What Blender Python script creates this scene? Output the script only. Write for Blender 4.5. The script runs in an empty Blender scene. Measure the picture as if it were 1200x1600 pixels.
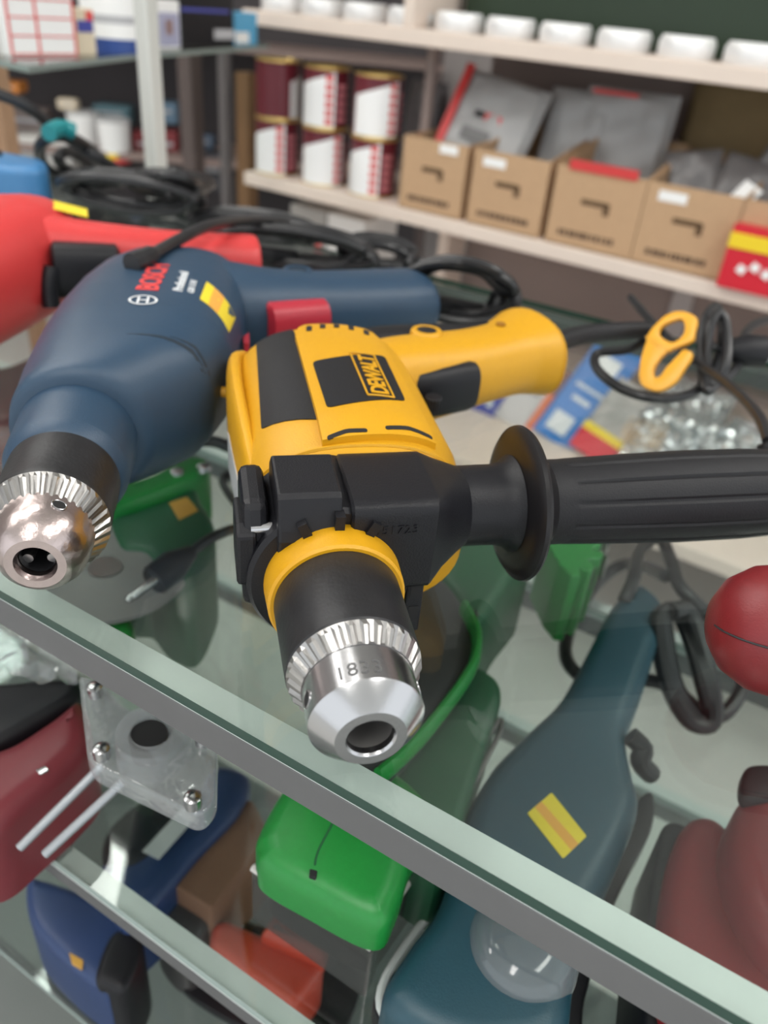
import bpy, bmesh, math, random
from mathutils import Vector, Matrix
from mathutils.geometry import delaunay_2d_cdt

random.seed(7)
SC = bpy.context.scene
COL = SC.collection
PI = math.pi
R = math.radians

# ------------------------------------------------------------------ camera
FPX = 1230.0
CAMH = 0.223
_roll = math.atan(0.1); _pitch = math.atan(796.0 / FPX); _yaw = R(28)
FWD = Vector((-math.sin(_yaw) * math.cos(_pitch), math.cos(_yaw) * math.cos(_pitch), -math.sin(_pitch)))
_r0 = Vector((math.cos(_yaw), math.sin(_yaw), 0)); _u0 = _r0.cross(FWD)
RGT = _r0 * math.cos(_roll) + _u0 * math.sin(_roll)
UPV = _u0 * math.cos(_roll) - _r0 * math.sin(_roll)
CAM = Vector((0, 0, CAMH))
cd = bpy.data.cameras.new('camera'); co = bpy.data.objects.new('camera', cd); COL.objects.link(co)
co.matrix_world = Matrix(((RGT.x, UPV.x, -FWD.x, CAM.x), (RGT.y, UPV.y, -FWD.y, CAM.y), (RGT.z, UPV.z, -FWD.z, CAM.z), (0, 0, 0, 1)))
cd.sensor_fit = 'VERTICAL'; cd.sensor_height = 24.0; cd.lens = 24.0 * FPX / 1600.0
cd.clip_start = 0.01; cd.clip_end = 60
cd.dof.use_dof = True; cd.dof.focus_distance = 0.285; cd.dof.aperture_fstop = 5.2
SC.camera = co

# ------------------------------------------------------------------ light
SC.view_settings.view_transform = 'Standard'; SC.view_settings.look = 'None'
SC.view_settings.gamma = 1.0; SC.view_settings.exposure = 0.62; SC.view_settings.use_curve_mapping = False
W = bpy.data.worlds.new('daylight'); SC.world = W; W.use_nodes = True
W.node_tree.nodes['Background'].inputs[0].default_value = (0.93, 0.97, 1.0, 1)
W.node_tree.nodes['Background'].inputs[1].default_value = 0.95
LAMP_STRENGTH = 9.5

def at(x, y, z):
    d = (x - 600) / FPX * RGT - (y - 800) / FPX * UPV + FWD
    return CAM + d * ((z - CAMH) / d.z)
def atY(x, y, Y):
    d = (x - 600) / FPX * RGT - (y - 800) / FPX * UPV + FWD
    return CAM + d * (Y / d.y)

# ------------------------------------------------------------------ materials
MATS = {}
def mat(name, rgb, rough=0.5, metal=0.0, bump=0.0, scale=300.0, var=0.0, spec=0.5, emit=None, coat=0.0):
    if name in MATS: return MATS[name]
    m = bpy.data.materials.new(name); m.use_nodes = True; nt = m.node_tree
    b = nt.nodes['Principled BSDF']
    b.inputs['Base Color'].default_value = (*rgb, 1); b.inputs['Roughness'].default_value = rough
    b.inputs['Metallic'].default_value = metal; b.inputs['Specular IOR Level'].default_value = spec
    b.inputs['Coat Weight'].default_value = coat
    if emit:
        b.inputs['Emission Color'].default_value = (*rgb, 1); b.inputs['Emission Strength'].default_value = emit
    tc = nt.nodes.new('ShaderNodeTexCoord')
    nz = nt.nodes.new('ShaderNodeTexNoise'); nz.inputs['Scale'].default_value = scale; nz.inputs['Detail'].default_value = 4
    nt.links.new(tc.outputs['Object'], nz.inputs['Vector'])
    if bump:
        bp = nt.nodes.new('ShaderNodeBump'); bp.inputs['Strength'].default_value = bump; bp.inputs['Distance'].default_value = 0.0006
        nt.links.new(nz.outputs['Fac'], bp.inputs['Height']); nt.links.new(bp.outputs['Normal'], b.inputs['Normal'])
    if var:
        mx = nt.nodes.new('ShaderNodeMix'); mx.data_type = 'RGBA'
        mx.inputs[6].default_value = (*[c * (1 - var) for c in rgb], 1)
        mx.inputs[7].default_value = (*[min(1, c * (1 + var)) for c in rgb], 1)
        n2 = nt.nodes.new('ShaderNodeTexNoise'); n2.inputs['Scale'].default_value = scale * 0.25; n2.inputs['Detail'].default_value = 5
        nt.links.new(tc.outputs['Object'], n2.inputs['Vector'])
        nt.links.new(n2.outputs['Fac'], mx.inputs[0]); nt.links.new(mx.outputs[2], b.inputs['Base Color'])
    MATS[name] = m
    return m

def glass(name, tint=(0.92, 0.955, 0.94), f0=0.065, rough=0.0, haze=0.0, bump=0.0, scale=60):
    if name in MATS: return MATS[name]
    m = bpy.data.materials.new(name); m.use_nodes = True; nt = m.node_tree; N = nt.nodes; L = nt.links
    N.remove(N['Principled BSDF']); out = N['Material Output']
    tr = N.new('ShaderNodeBsdfTransparent'); tr.inputs[0].default_value = (*tint, 1)
    gl = N.new('ShaderNodeBsdfGlossy'); gl.inputs['Roughness'].default_value = rough
    ge = N.new('ShaderNodeNewGeometry')
    dt = N.new('ShaderNodeVectorMath'); dt.operation = 'DOT_PRODUCT'
    L.new(ge.outputs['Incoming'], dt.inputs[0]); L.new(ge.outputs['Normal'], dt.inputs[1])
    def mth(op, a, b=None):
        q = N.new('ShaderNodeMath'); q.operation = op
        for i, v in enumerate((a, b)):
            if v is None: continue
            if isinstance(v, (int, float)): q.inputs[i].default_value = v
            else: L.new(v, q.inputs[i])
        return q.outputs[0]
    c = mth('ABSOLUTE', dt.outputs['Value']); k = mth('SUBTRACT', 1.0, c); p = mth('POWER', k, 5.0)
    fr = mth('ADD', mth('MULTIPLY', p, 1 - f0), f0)
    mx = N.new('ShaderNodeMixShader'); L.new(fr, mx.inputs[0]); L.new(tr.outputs[0], mx.inputs[1]); L.new(gl.outputs[0], mx.inputs[2])
    last = mx.outputs[0]
    if bump:
        tc = N.new('ShaderNodeTexCoord'); nz = N.new('ShaderNodeTexNoise'); nz.inputs['Scale'].default_value = scale
        L.new(tc.outputs['Object'], nz.inputs['Vector'])
        bp = N.new('ShaderNodeBump'); bp.inputs['Strength'].default_value = bump; bp.inputs['Distance'].default_value = 0.002
        L.new(nz.outputs['Fac'], bp.inputs['Height']); L.new(bp.outputs[0], gl.inputs['Normal'])
    if haze:
        df = N.new('ShaderNodeBsdfDiffuse'); df.inputs[0].default_value = (0.8, 0.82, 0.82, 1)
        m2 = N.new('ShaderNodeMixShader'); m2.inputs[0].default_value = haze
        L.new(last, m2.inputs[1]); L.new(df.outputs[0], m2.inputs[2]); last = m2.outputs[0]
    L.new(last, out.inputs[0])
    MATS[name] = m
    return m

M_YEL = mat('yellow_plastic', (0.62, 0.31, 0.004), 0.42, bump=0.25, scale=1500, var=0.04)
M_BLK = mat('black_plastic', (0.0085, 0.0085, 0.011), 0.42, bump=0.25, scale=1600, spec=0.32)
M_RUB = mat('dark_rubber', (0.011, 0.011, 0.013), 0.52, spec=0.32, bump=0.3, scale=1500)
M_CORD = mat('black_cord', (0.016, 0.016, 0.018), 0.38)
M_STEEL = mat('bright_steel', (0.50, 0.50, 0.51), 0.22, 1.0, bump=0.04, scale=900)
M_STEEL2 = mat('gear_steel', (0.40, 0.39, 0.38), 0.30, 1.0, bump=0.1, scale=900)
M_DSTEEL = mat('blackened_steel', (0.022, 0.022, 0.024), 0.42, 0.3, bump=0.2, scale=500, var=0.25)
M_HOLE = mat('dark_recess', (0.008, 0.008, 0.009), 0.8)
M_BLUE = mat('navy_plastic', (0.021, 0.052, 0.096), 0.40, bump=0.25, scale=1500, var=0.05)
M_RED = mat('red_plastic', (0.62, 0.045, 0.045), 0.38, bump=0.15, scale=1200, var=0.05)
M_RED2 = mat('crimson_plastic', (0.42, 0.022, 0.04), 0.4)
M_STICK = mat('yellow_sticker', (0.80, 0.62, 0.03), 0.5, var=0.05)
M_ORSTRIPE = mat('orange_print', (0.80, 0.38, 0.06), 0.5)
M_WHITE = mat('white_paint', (0.87, 0.87, 0.86), 0.5)
M_PRINTW = mat('white_print', (0.70, 0.72, 0.74), 0.5)
M_PRINTR = mat('red_print', (0.70, 0.06, 0.06), 0.5)
M_PRINTK = mat('black_print', (0.02, 0.02, 0.022), 0.6)
M_ALU = mat('aluminium', (0.14, 0.14, 0.142), 0.5, 0.25, bump=0.08, scale=200, var=0.08)
M_ALULT = mat('pale_sealant', (0.56, 0.60, 0.58), 0.5, bump=0.2, scale=300, var=0.06)
M_GEDGE = mat('green_glass_edge', (0.012, 0.05, 0.035), 0.12)
M_GEDGE2 = mat('pale_glass_edge', (0.36, 0.44, 0.41), 0.2, var=0.1)
M_GLASS = glass('clear_glass')
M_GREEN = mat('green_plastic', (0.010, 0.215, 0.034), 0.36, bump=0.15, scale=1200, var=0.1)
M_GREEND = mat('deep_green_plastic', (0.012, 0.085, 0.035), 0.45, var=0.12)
M_RED3 = mat('dark_red_plastic', (0.19, 0.013, 0.016), 0.42, bump=0.2, scale=1200, var=0.1)
M_TEAL = mat('teal_plastic', (0.015, 0.060, 0.085), 0.4, bump=0.2, scale=1200, var=0.08)
M_ACRYL = glass('clear_acrylic', (0.86, 0.88, 0.90), 0.09, 0.05, 0.16, bump=0.35, scale=120)
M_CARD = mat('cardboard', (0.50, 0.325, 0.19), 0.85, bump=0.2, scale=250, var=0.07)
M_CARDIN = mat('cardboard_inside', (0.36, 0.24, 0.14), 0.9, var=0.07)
M_SHELF = mat('cream_shelf', (0.74, 0.63, 0.55), 0.6, var=0.06, scale=40)
M_BACK = mat('taupe_board', (0.30, 0.235, 0.215), 0.8, var=0.08, scale=20)

# ------------------------------------------------------------------ mesh helpers
class MB:
    def __init__(s): s.v = []; s.f = []; s.mi = []
    def add(s, vs, fs, mi=0):
        o = len(s.v); s.v += [Vector(p) for p in vs]
        s.f += [tuple(i + o for i in f) for f in fs]; s.mi += [mi] * len(fs)
        return s
    def xf(s, m):
        s.v = [m @ p for p in s.v]; return s
    def box(s, c, d, mi=0, rot=None):
        x, y, z = (q / 2 for q in d); c = Vector(c)
        vs = [Vector((a * x, b * y, e * z)) for a in (-1, 1) for b in (-1, 1) for e in (-1, 1)]
        if rot is not None: vs = [rot @ p for p in vs]
        return s.add([p + c for p in vs], [(0, 1, 3, 2), (4, 6, 7, 5), (0, 4, 5, 1), (2, 3, 7, 6), (0, 2, 6, 4), (1, 5, 7, 3)], mi)
    def rings(s, rs, cap0=True, cap1=True, mi=0):
        n = len(rs[0]); vs = [p for r in rs for p in r]; fs = []
        for i in range(len(rs) - 1):
            for j in range(n):
                k = (j + 1) % n
                fs.append((i * n + j, i * n + k, (i + 1) * n + k, (i + 1) * n + j))
        if cap0: fs.append(tuple(range(n - 1, -1, -1)))
        if cap1: fs.append(tuple((len(rs) - 1) * n + j for j in range(n)))
        return s.add(vs, fs, mi)
    def lathe(s, prof, o=(0, 0, 0), ax=(0, 0, 1), n=48, mi=0, cap0=True, cap1=True):
        o = Vector(o); ax = Vector(ax).normalized()
        u = ax.orthogonal().normalized(); w = ax.cross(u)
        return s.rings([[o + ax * h + (u * math.cos(2 * PI * j / n) + w * math.sin(2 * PI * j / n)) * r for j in range(n)] for h, r in prof], cap0, cap1, mi)
    def tube(s, pts, r, n=10, smooth=6, closed=False, flat=1.0, mi=0):
        P = catmull(pts, smooth, closed) if smooth else [Vector(p) for p in pts]
        m = len(P); rs = []; prev = None
        for i, p in enumerate(P):
            if closed: t = P[(i + 1) % m] - P[i - 1]
            else: t = P[min(i + 1, m - 1)] - P[max(i - 1, 0)]
            t.normalize()
            if prev is None: u = t.orthogonal().normalized() if abs(t.z) > .9 else t.cross(Vector((0, 0, 1))).normalized()
            else:
                u = prev - t * prev.dot(t)
                u = u.normalized() if u.length > 1e-6 else t.orthogonal().normalized()
            prev = u; w = t.cross(u)
            rr = r(i / max(1, m - 1)) if callable(r) else r
            rs.append([p + (u * math.cos(2 * PI * j / n) + w * math.sin(2 * PI * j / n) * flat) * rr for j in range(n)])
        if closed:
            rs.append(rs[0]); return s.rings(rs, False, False, mi)
        return s.rings(rs, mi=mi)
    def slab(s, poly, z0, z1, r=0.004, steps=4, mi=0, rb=None):
        """closed smooth outline (xy) extruded z0..z1, rounded over its top edge"""
        P = [Vector((p[0], p[1])) for p in poly]; n = len(P)
        if sum(P[i].x * P[(i + 1) % n].y - P[(i + 1) % n].x * P[i].y for i in range(n)) < 0: P.reverse()
        nr = []
        for i in range(n):
            t = (P[(i + 1) % n] - P[i - 1]); t.normalize(); nr.append(Vector((t.y, -t.x)))
        rs = [[(P[i].x, P[i].y, z0) for i in range(n)]]
        for k in range(steps + 1):
            a = PI / 2 * k / steps; o = r * (1 - math.cos(a)); z = z1 - r + r * math.sin(a)
            Q = [P[i] - nr[i] * o for i in range(n)]
            for _ in range(30):                       # collapse edges the inset has turned over
                bad = [i for i in range(n) if (Q[(i + 1) % n] - Q[i]).dot(P[(i + 1) % n] - P[i]) < 0]
                if not bad: break
                for i in bad:
                    c = (Q[i] + Q[(i + 1) % n]) / 2; Q[i] = c.copy(); Q[(i + 1) % n] = c.copy()
            rs.append([(q.x, q.y, z) for q in Q])
        s.rings(rs, True, False, mi)
        V, _, F, *_ = delaunay_2d_cdt(Q, [], [list(range(n))], 1, 1e-6)
        return s.add([(v.x, v.y, z1) for v in V], [tuple(f) for f in F], mi)
    def build(s, name, mats, parent=None, smooth=True, angle=35, bevel=0.0, bseg=2):
        me = bpy.data.meshes.new(name); me.from_pydata([tuple(p) for p in s.v], [], s.f)
        if not isinstance(mats, (list, tuple)): mats = [mats]
        for m in mats: me.materials.append(m)
        me.polygons.foreach_set('material_index', s.mi)
        bm = bmesh.new(); bm.from_mesh(me); bmesh.ops.remove_doubles(bm, verts=bm.verts, dist=2e-6)
        bmesh.ops.recalc_face_normals(bm, faces=bm.faces)
        if bevel:
            es = [e for e in bm.edges if len(e.link_faces) == 2 and e.calc_face_angle(0) > R(40)]
            bmesh.ops.bevel(bm, geom=es, offset=bevel, segments=bseg, profile=0.5, affect='EDGES')
        bm.to_mesh(me); bm.free()
        if smooth:
            me.polygons.foreach_set('use_smooth', [True] * len(me.polygons)); me.set_sharp_from_angle(angle=R(angle))
        o = bpy.data.objects.new(name, me); COL.objects.link(o)
        if parent is not None: o.parent = parent
        return o

def catmull(pts, k=6, closed=False):
    P = [Vector(p) for p in pts]; n = len(P); out = []
    for i in range(n if closed else n - 1):
        if closed: a, b, c, d = P[i - 1], P[i], P[(i + 1) % n], P[(i + 2) % n]
        else: a, b, c, d = P[max(i - 1, 0)], P[i], P[i + 1], P[min(i + 2, n - 1)]
        for j in range(k):
            t = j / k
            out.append(0.5 * ((2 * b) + (c - a) * t + (2 * a - 5 * b + 4 * c - d) * t * t + (3 * b - a - 3 * c + d) * t ** 3))
    if not closed: out.append(P[-1])
    return out

def rpoly(pts, r, k=5):
    """polygon with rounded corners"""
    P = [Vector((p[0], p[1])) for p in pts]; n = len(P); out = []
    for i in range(n):
        a, b, c = P[i - 1], P[i], P[(i + 1) % n]
        da, dc = (a - b), (c - b); rr = min(r, da.length * .48, dc.length * .48)
        p0 = b + da.normalized() * rr; p1 = b + dc.normalized() * rr
        for j in range(k + 1):
            t = j / k; out.append(p0 * (1 - t) ** 2 + b * 2 * t * (1 - t) + p1 * t * t)
    return out

def patch(poly, hf, off, name, m, parent, step=0.004, skirt=0.0015, bumpf=None):
    """a sheet following a height function over an outline, with side walls"""
    P = [Vector((p[0], p[1])) for p in poly]
    B = []
    for i in range(len(P)):
        a, b = P[i], P[(i + 1) % len(P)]; k = max(1, int((b - a).length / step))
        B += [a.lerp(b, j / k) for j in range(k)]
    n = len(B)
    if sum(B[i].x * B[(i + 1) % n].y - B[(i + 1) % n].x * B[i].y for i in range(n)) < 0: B.reverse()
    def inside(q):
        c = False; j = n - 1
        for i in range(n):
            if (B[i].y > q.y) != (B[j].y > q.y) and q.x < (B[j].x - B[i].x) * (q.y - B[i].y) / (B[j].y - B[i].y) + B[i].x: c = not c
            j = i
        return c
    x0, x1 = min(p.x for p in B), max(p.x for p in B); y0, y1 = min(p.y for p in B), max(p.y for p in B)
    G = []; y = y0 + step / 2
    while y < y1:
        x = x0 + step / 2
        while x < x1:
            q = Vector((x, y))
            if inside(q) and min((q - b).length for b in B) > step * .4: G.append(q)
            x += step
        y += step
    V, _, F, *_ = delaunay_2d_cdt(B + G, [], [list(range(n))], 1, 1e-7)
    vs = [Vector((p.x, p.y, hf(p.x, p.y) + off)) for p in V]
    o = len(vs); vs += [Vector((p.x, p.y, hf(p.x, p.y) + off - skirt)) for p in B]
    fs = [tuple(f) for f in F]
    for i in range(n):
        k = (i + 1) % n; fs.append((i, o + i, o + k, k))
    b = MB().add(vs, fs); ob = b.build(name, m, parent, angle=50)
    return ob

def text_mb(body, size, fn, bold=0.0, extr=0.0003, spacing=1.0, sx=1.0, align='LEFT'):
    cu = bpy.data.curves.new('t', 'FONT'); cu.body = body; cu.size = size; cu.extrude = extr; cu.offset = bold
    cu.space_character = spacing; cu.align_x = align; cu.resolution_u = 3
    ob = bpy.data.objects.new('t', cu); COL.objects.link(ob); bpy.context.view_layer.update()
    me = bpy.data.meshes.new_from_object(ob.evaluated_get(bpy.context.evaluated_depsgraph_get()))
    b = MB().add([fn(v.co.x * sx, v.co.y, v.co.z) for v in me.vertices], [tuple(p.vertices) for p in me.polygons])
    bpy.data.objects.remove(ob); bpy.data.meshes.remove(me); bpy.data.curves.remove(cu)
    return b

def tag(o, label=None, cat=None, group=None, kind=None):
    if label: o['label'] = label
    if cat: o['category'] = cat
    if group: o['group'] = group
    if kind: o['kind'] = kind
    return o
def empty(name, label, cat, loc=(0, 0, 0), rot=0.0, group=None, mw=None):
    o = bpy.data.objects.new(name, None); COL.objects.link(o); o.empty_display_size = 0.02
    if mw is not None: o.matrix_world = mw
    else: o.location = loc; o.rotation_euler = (0, 0, rot)
    return tag(o, label, cat, group)
def frame(O, ang):
    """matrix: local Y runs back along the tool, X along its grip, Z up. ang = heading of local Y"""
    return Matrix.Translation(Vector(O)) @ Matrix.Rotation(ang - PI / 2, 4, 'Z')
def copy_tree(o, parent=None):
    c = o.copy(); COL.objects.link(c)
    if parent is not None: c.parent = parent; c.matrix_parent_inverse = o.matrix_parent_inverse
    for ch in list(o.children): copy_tree(ch, c)
    return c

MM = 0.001
def house(secs, n=44, res=5):
    """secs: (s, tl, tr, zb, zt, e) in mm -> rings along local Y and a top-height function"""
    S = []
    for i in range(len(secs) - 1):
        a, b = secs[i], secs[i + 1]; k = max(1, int((b[0] - a[0]) / res))
        for j in range(k):
            t = j / k; S.append(tuple(a[q] * (1 - t) + b[q] * t for q in range(6)))
    S.append(secs[-1])
    rs = []
    for (s, tl, tr, zb, zt, e) in S:
        cx, hx, cz, hz = (tl + tr) / 2, (tr - tl) / 2, (zb + zt) / 2, (zt - zb) / 2; ring = []
        for j in range(n):
            a = 2 * PI * j / n; c, d = math.cos(a), math.sin(a)
            ring.append(Vector((cx + hx * math.copysign(abs(c) ** (2 / e), c), s, cz + hz * math.copysign(abs(d) ** (2 / e), d))) * MM)
        rs.append(ring)
    def hf(t, s):
        t /= MM; s /= MM; s = min(max(s, S[0][0]), S[-1][0])
        for i in range(len(secs) - 1):
            if secs[i][0] <= s <= secs[i + 1][0]: break
        a, b = secs[i], secs[i + 1]; u = (s - a[0]) / max(1e-9, b[0] - a[0])
        _, tl, tr, zb, zt, e = (a[q] * (1 - u) + b[q] * u for q in range(6))
        cx, hx, cz, hz = (tl + tr) / 2, (tr - tl) / 2, (zb + zt) / 2, (zt - zb) / 2
        q = min(1.0, abs(t - cx) / hx)
        return (cz + hz * max(0.0, 1 - q ** e) ** (1 / e)) * MM
    return rs, hf
def path_loft(pts, n=32):
    """pts: (t, s, z, half_width, half_height, e) mm; sections stand square to the path"""
    P = [Vector(p[:3]) for p in pts]; rs = []
    for i, p in enumerate(pts):
        d = (P[min(i + 1, len(P) - 1)] - P[max(i - 1, 0)]); d.z = 0; d.normalize()
        u = Vector((-d.y, d.x, 0)); ring = []
        for j in range(n):
            a = 2 * PI * j / n; c, q = math.cos(a), math.sin(a); e = p[5]
            ring.append((P[i] + u * p[3] * math.copysign(abs(c) ** (2 / e), c) + Vector((0, 0, 1)) * p[4] * math.copysign(abs(q) ** (2 / e), q)) * MM)
        rs.append(ring)
    return rs
def bez(pts, k=5):
    """densify tuples with a Catmull-Rom"""
    n = len(pts); out = []
    for i in range(n - 1):
        a, b, c, d = pts[max(i - 1, 0)], pts[i], pts[i + 1], pts[min(i + 2, n - 1)]
        for j in range(k):
            t = j / k
            out.append(tuple(0.5 * (2 * b[q] + (c[q] - a[q]) * t + (2 * a[q] - 5 * b[q] + 4 * c[q] - d[q]) * t * t + (3 * b[q] - a[q] - 3 * c[q] + d[q]) * t ** 3) for q in range(len(b))))
    out.append(pts[-1]); return out

# ------------------------------------------------------------------ room
def struct(name, b, m, **k):
    o = b.build(name, m, smooth=False, **k); o['kind'] = 'structure'; return o
def floor_mat():
    m = mat('floor_tile', (0.62, 0.61, 0.58), 0.35, var=0.06, scale=30); return m
FZ = -0.95
struct('floor', MB().box((-1.0, 1.0, FZ - .05), (8, 8, .1)), floor_mat())
struct('ceiling', MB().box((-1.0, 1.0, 1.75), (8, 8, .1)), mat('ceiling_white', (0.80, 0.80, 0.78), 0.8))
struct('wall_back', MB().box((-1.0, 3.2, .4), (8, .1, 2.8)), mat('wall_grey', (0.34, 0.31, 0.30), 0.9, var=0.1, scale=8))
struct('wall_left', MB().box((-4.0, 1.0, .4), (.1, 8, 2.8)), mat('wall_grey', (0.3, 0.3, 0.3), 0.9))

M_LAMP = mat('lamp_tube', (1.0, 0.98, 0.94), 0.5, emit=LAMP_STRENGTH)
def ceiling_lamp(x, y, lab, rot=0):
    e = empty('ceiling_lamp', lab, 'ceiling light', (x, y, 1.70), rot)
    MB().box((0, 0, -.02), (.34, 1.24, .04)).build('housing', M_WHITE, e, smooth=False, bevel=.006)
    MB().box((0, 0, -.048), (.28, 1.16, .016)).build('diffuser', M_LAMP, e, smooth=False)
    return e
for (x, y, lab, rt) in [(-2.1, -.5, 'fluorescent ceiling light at the front left of the shop', 0), (-1.25, .35, 'fluorescent ceiling light over the left end of the counter', 0),
                    (-.05, -.95, 'fluorescent ceiling light in front of the counter', 0), (1.0, .35, 'fluorescent ceiling light over the right end of the counter', 0),
                    (.95, 1.75, 'fluorescent ceiling light over the right end of the cream shelves', 0),
                    (-2.7, 1.0, 'added ceiling light brightening the far left cabinet', 0)]:  # this last lamp is added to brighten the dim left background
    ceiling_lamp(x, y, lab, R(rt))

# ------------------------------------------------------------------ glass counter
CT = empty('glass_counter', 'long glass display counter with aluminium edges carrying the drills', 'counter', (-.5, .4, FZ))
CTO = Vector((-.5, .4, FZ))
def pane(name, x0, x1, y0, y1, z1, th, edge):
    b = MB().box(((x0 + x1) / 2, (y0 + y1) / 2, z1 - th / 2), (x1 - x0, y1 - y0, th)); b.mi = [1, 1, 1, 1, 0, 0]
    b.v = [p - CTO for p in b.v]
    o = b.build(name, [M_GLASS, edge], CT, smooth=False); return o
X0, X1 = -1.9, .55
pane('top_pane', X0, X1, .1495, .700, 0, .005, M_GEDGE)
def cb(c, d, name, m, bevel=.0006):
    b = MB().box(c, d); b.v = [p - CTO for p in b.v]; return b.build(name, m, CT, smooth=False, bevel=bevel)
XM, XL = (X0 + X1) / 2, X1 - X0
cb((XM, .1575, -.0060), (XL, .0145, .0016), 'sealant_strip', M_ALULT, .0002)
cb((XM, .1509, -.0148), (XL, .0018, .0160), 'front_rail', M_ALU, .0004)
cb((XM, .1600, -.0218), (XL, .0160, .0018), 'front_rail', M_ALU, .0004)
cb((XM, .690, -.012), (XL, .016, .013), 'back_rail', M_ALU)
S2 = -.19; S3 = -.38; S3Y = at(75, 1548, S3).y
pane('shelf_pane', X0, X1, .146, .545, S2, .006, M_GEDGE2)
cb((XM, .153, S2 - .0075), (XL, .013, .003), 'shelf_front_rail', M_ALULT, .0002)
cb((XM, .1475, S2 - .0150), (XL, .002, .012), 'shelf_front_rail', M_ALU, .0004)
cb((XM, .552, S2 - .004), (XL, .012, .010), 'shelf_back_rail', M_ALULT)
cb((XM, .547, S2 - .018), (XL, .003, .018), 'shelf_back_rail', M_ALU)
pane('shelf_pane', X0, X1, S3Y, .565, S3, .006, M_GEDGE2)
cb((XM, .572, S3 - .004), (XL, .012, .010), 'shelf_back_rail', M_ALULT)
cb((XM, .567, S3 - .018), (XL, .003, .018), 'shelf_back_rail', M_ALU)
cb((XM, S3Y + .006, S3 - .012), (XL, .004, .012), 'shelf_front_rail', M_ALU)
cb((XM, .13, -.62), (XL, .75, .02), 'shade_board', mat('floor_shade_grey', (.17, .18, .175), .7, var=.1, scale=20))  # added dark board, its grey stands in for shade on the floor below
for x in (X0 + .02, X1 - .02):
    for y in (.17, .68):
        cb((x, y, (FZ - .02) / 2), (.025, .025, -FZ - .02), 'corner_post', M_ALU)

# ------------------------------------------------------------------ chuck builder
def chuck(parent, cz, steel, prof_body, kr, sl, holes, bore, tx=0, teeth=30, jaw0=3.5):
    """nose points to -Y. kr=(s0,r0,s1,r1) toothed cone, sl=[(s,r)..] sleeve"""
    Y = (0, 1, 0); O = (tx * MM, 0, cz * MM)
    L = lambda pr: [(s * MM, r * MM) for s, r in pr]
    body = MB().lathe(L(prof_body), O, Y, 72, cap0=False, cap1=True).build('chuck', steel, parent, angle=25)
    s0, r0, s1, r1 = kr
    b = MB(); n = teeth * 4; rr = []
    for s, r, dep in ((s0, r0, 0), (s0 + .01, r0, 1), (s1, r1, 1), (s1 + 2.0, r1 + .3, 0)):
        ring = []
        for j in range(n):
            a = 2 * PI * j / n; ph = j % 4
            k = [0, 0, 1.25, 1.25][ph] * dep
            nx = (r1 - r0); ns = (s1 - s0); l = math.hypot(nx, ns)
            ring.append(Vector(((r - k * ns / l * .7) * math.cos(a), s + k * nx / l * 1.0, (r - k * ns / l * .7) * math.sin(a))) * MM + Vector(O))
        rr.append(ring)
    rr.insert(0, [Vector(O) + (p - Vector(O)) * 1 for p in [Vector(((r0 - 1.2) * math.cos(2 * PI * j / n), s0 + .8, (r0 - 1.2) * math.sin(2 * PI * j / n))) * MM + Vector(O) for j in range(n)]])
    b.rings(rr, False, True).build('key_ring', M_STEEL2, body, smooth=False)
    MB().lathe(L(sl), O, Y, 72).build('chuck_sleeve', M_DSTEEL, body, angle=30)
    for (a, s, r) in holes:
        a = R(a); d = Vector((math.cos(a), 0, math.sin(a)))
        h = MB().lathe([(-.004, .0024), (.0001, .0024), (.00025, .0027), (.0001, .0030), (-.004, .0030)], Vector(O) + Vector((0, s * MM, 0)) + d * r * MM, d, 24)
        h.build('key_hole', M_STEEL, body)
        MB().lathe([(-.004, .00235), (.00012, .00235)], Vector(O) + Vector((0, s * MM, 0)) + d * r * MM, d, 24).build('key_hole_recess', M_HOLE, body)
    # bore: dark tube and three jaws
    MB().lathe([(-1 * MM if jaw0 > 9 else .3 * MM, bore * .985 * MM), (22 * MM, bore * .96 * MM), (22 * MM, .001)], O, Y, 48, cap0=False).build('bore', mat('bore_steel', (.30, .29, .28), .45, .8) if jaw0 > 9 else M_DSTEEL, body)
    for q in range(3):
        a = R(90 + 120 * q)
        c = Vector(O) + Vector((math.cos(a), 0, math.sin(a))) * bore * .78 * MM
        j = MB().lathe([(jaw0 * MM, bore * .30 * MM), ((jaw0 + 1) * MM, bore * .36 * MM), (20 * MM, bore * .36 * MM)], c, Y, 16)
        j.build('jaw', M_STEEL2, body)
    return body

# ------------------------------------------------------------------ yellow drill (lies on its side on the glass)
ANG_D = math.atan2(.73, -.68)
DR = empty('power_drill', 'yellow and black corded drill with long black side handle lying in front', 'power drill', mw=frame((-.076, .147, 0), ANG_D))
AZ = 37.0
body_prof = [(6, 7.3), (-3.2, 7.3), (-3.9, 7.8), (-4, 8.0), (-4, 11.2), (-3.7, 11.6), (2.4, 17.9), (3.1, 18.4), (24, 18.5), (24, 12)]
ck = chuck(DR, AZ, M_STEEL, body_prof, (17.5, 18.7, 22.5, 22.4), [(24.8, 22.3), (25.6, 22.9), (30, 23.0), (61, 23.4), (62.5, 22.6)],
           [(15, 10, 18.4), (165, 10, 18.4), (270, 10, 18.4)], 7.3, jaw0=11)
def cyl_top(r, s0, a0=90, tx=0):
    """text runs round the barrel (x to the viewer's right), its foot towards the nose"""
    def fn(x, y, z):
        a = R(a0) - x / r; rr = r + z
        return Vector((tx * MM + rr * math.cos(a), s0 + y, AZ * MM + rr * math.sin(a)))
    return fn
text_mb('1833', .0074, cyl_top(.01845, .0055, 99), align='CENTER', extr=.00012, spacing=1.05).build('stamped_number', mat('stamped_grey', (.10, .10, .10), .6), ck)
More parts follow.
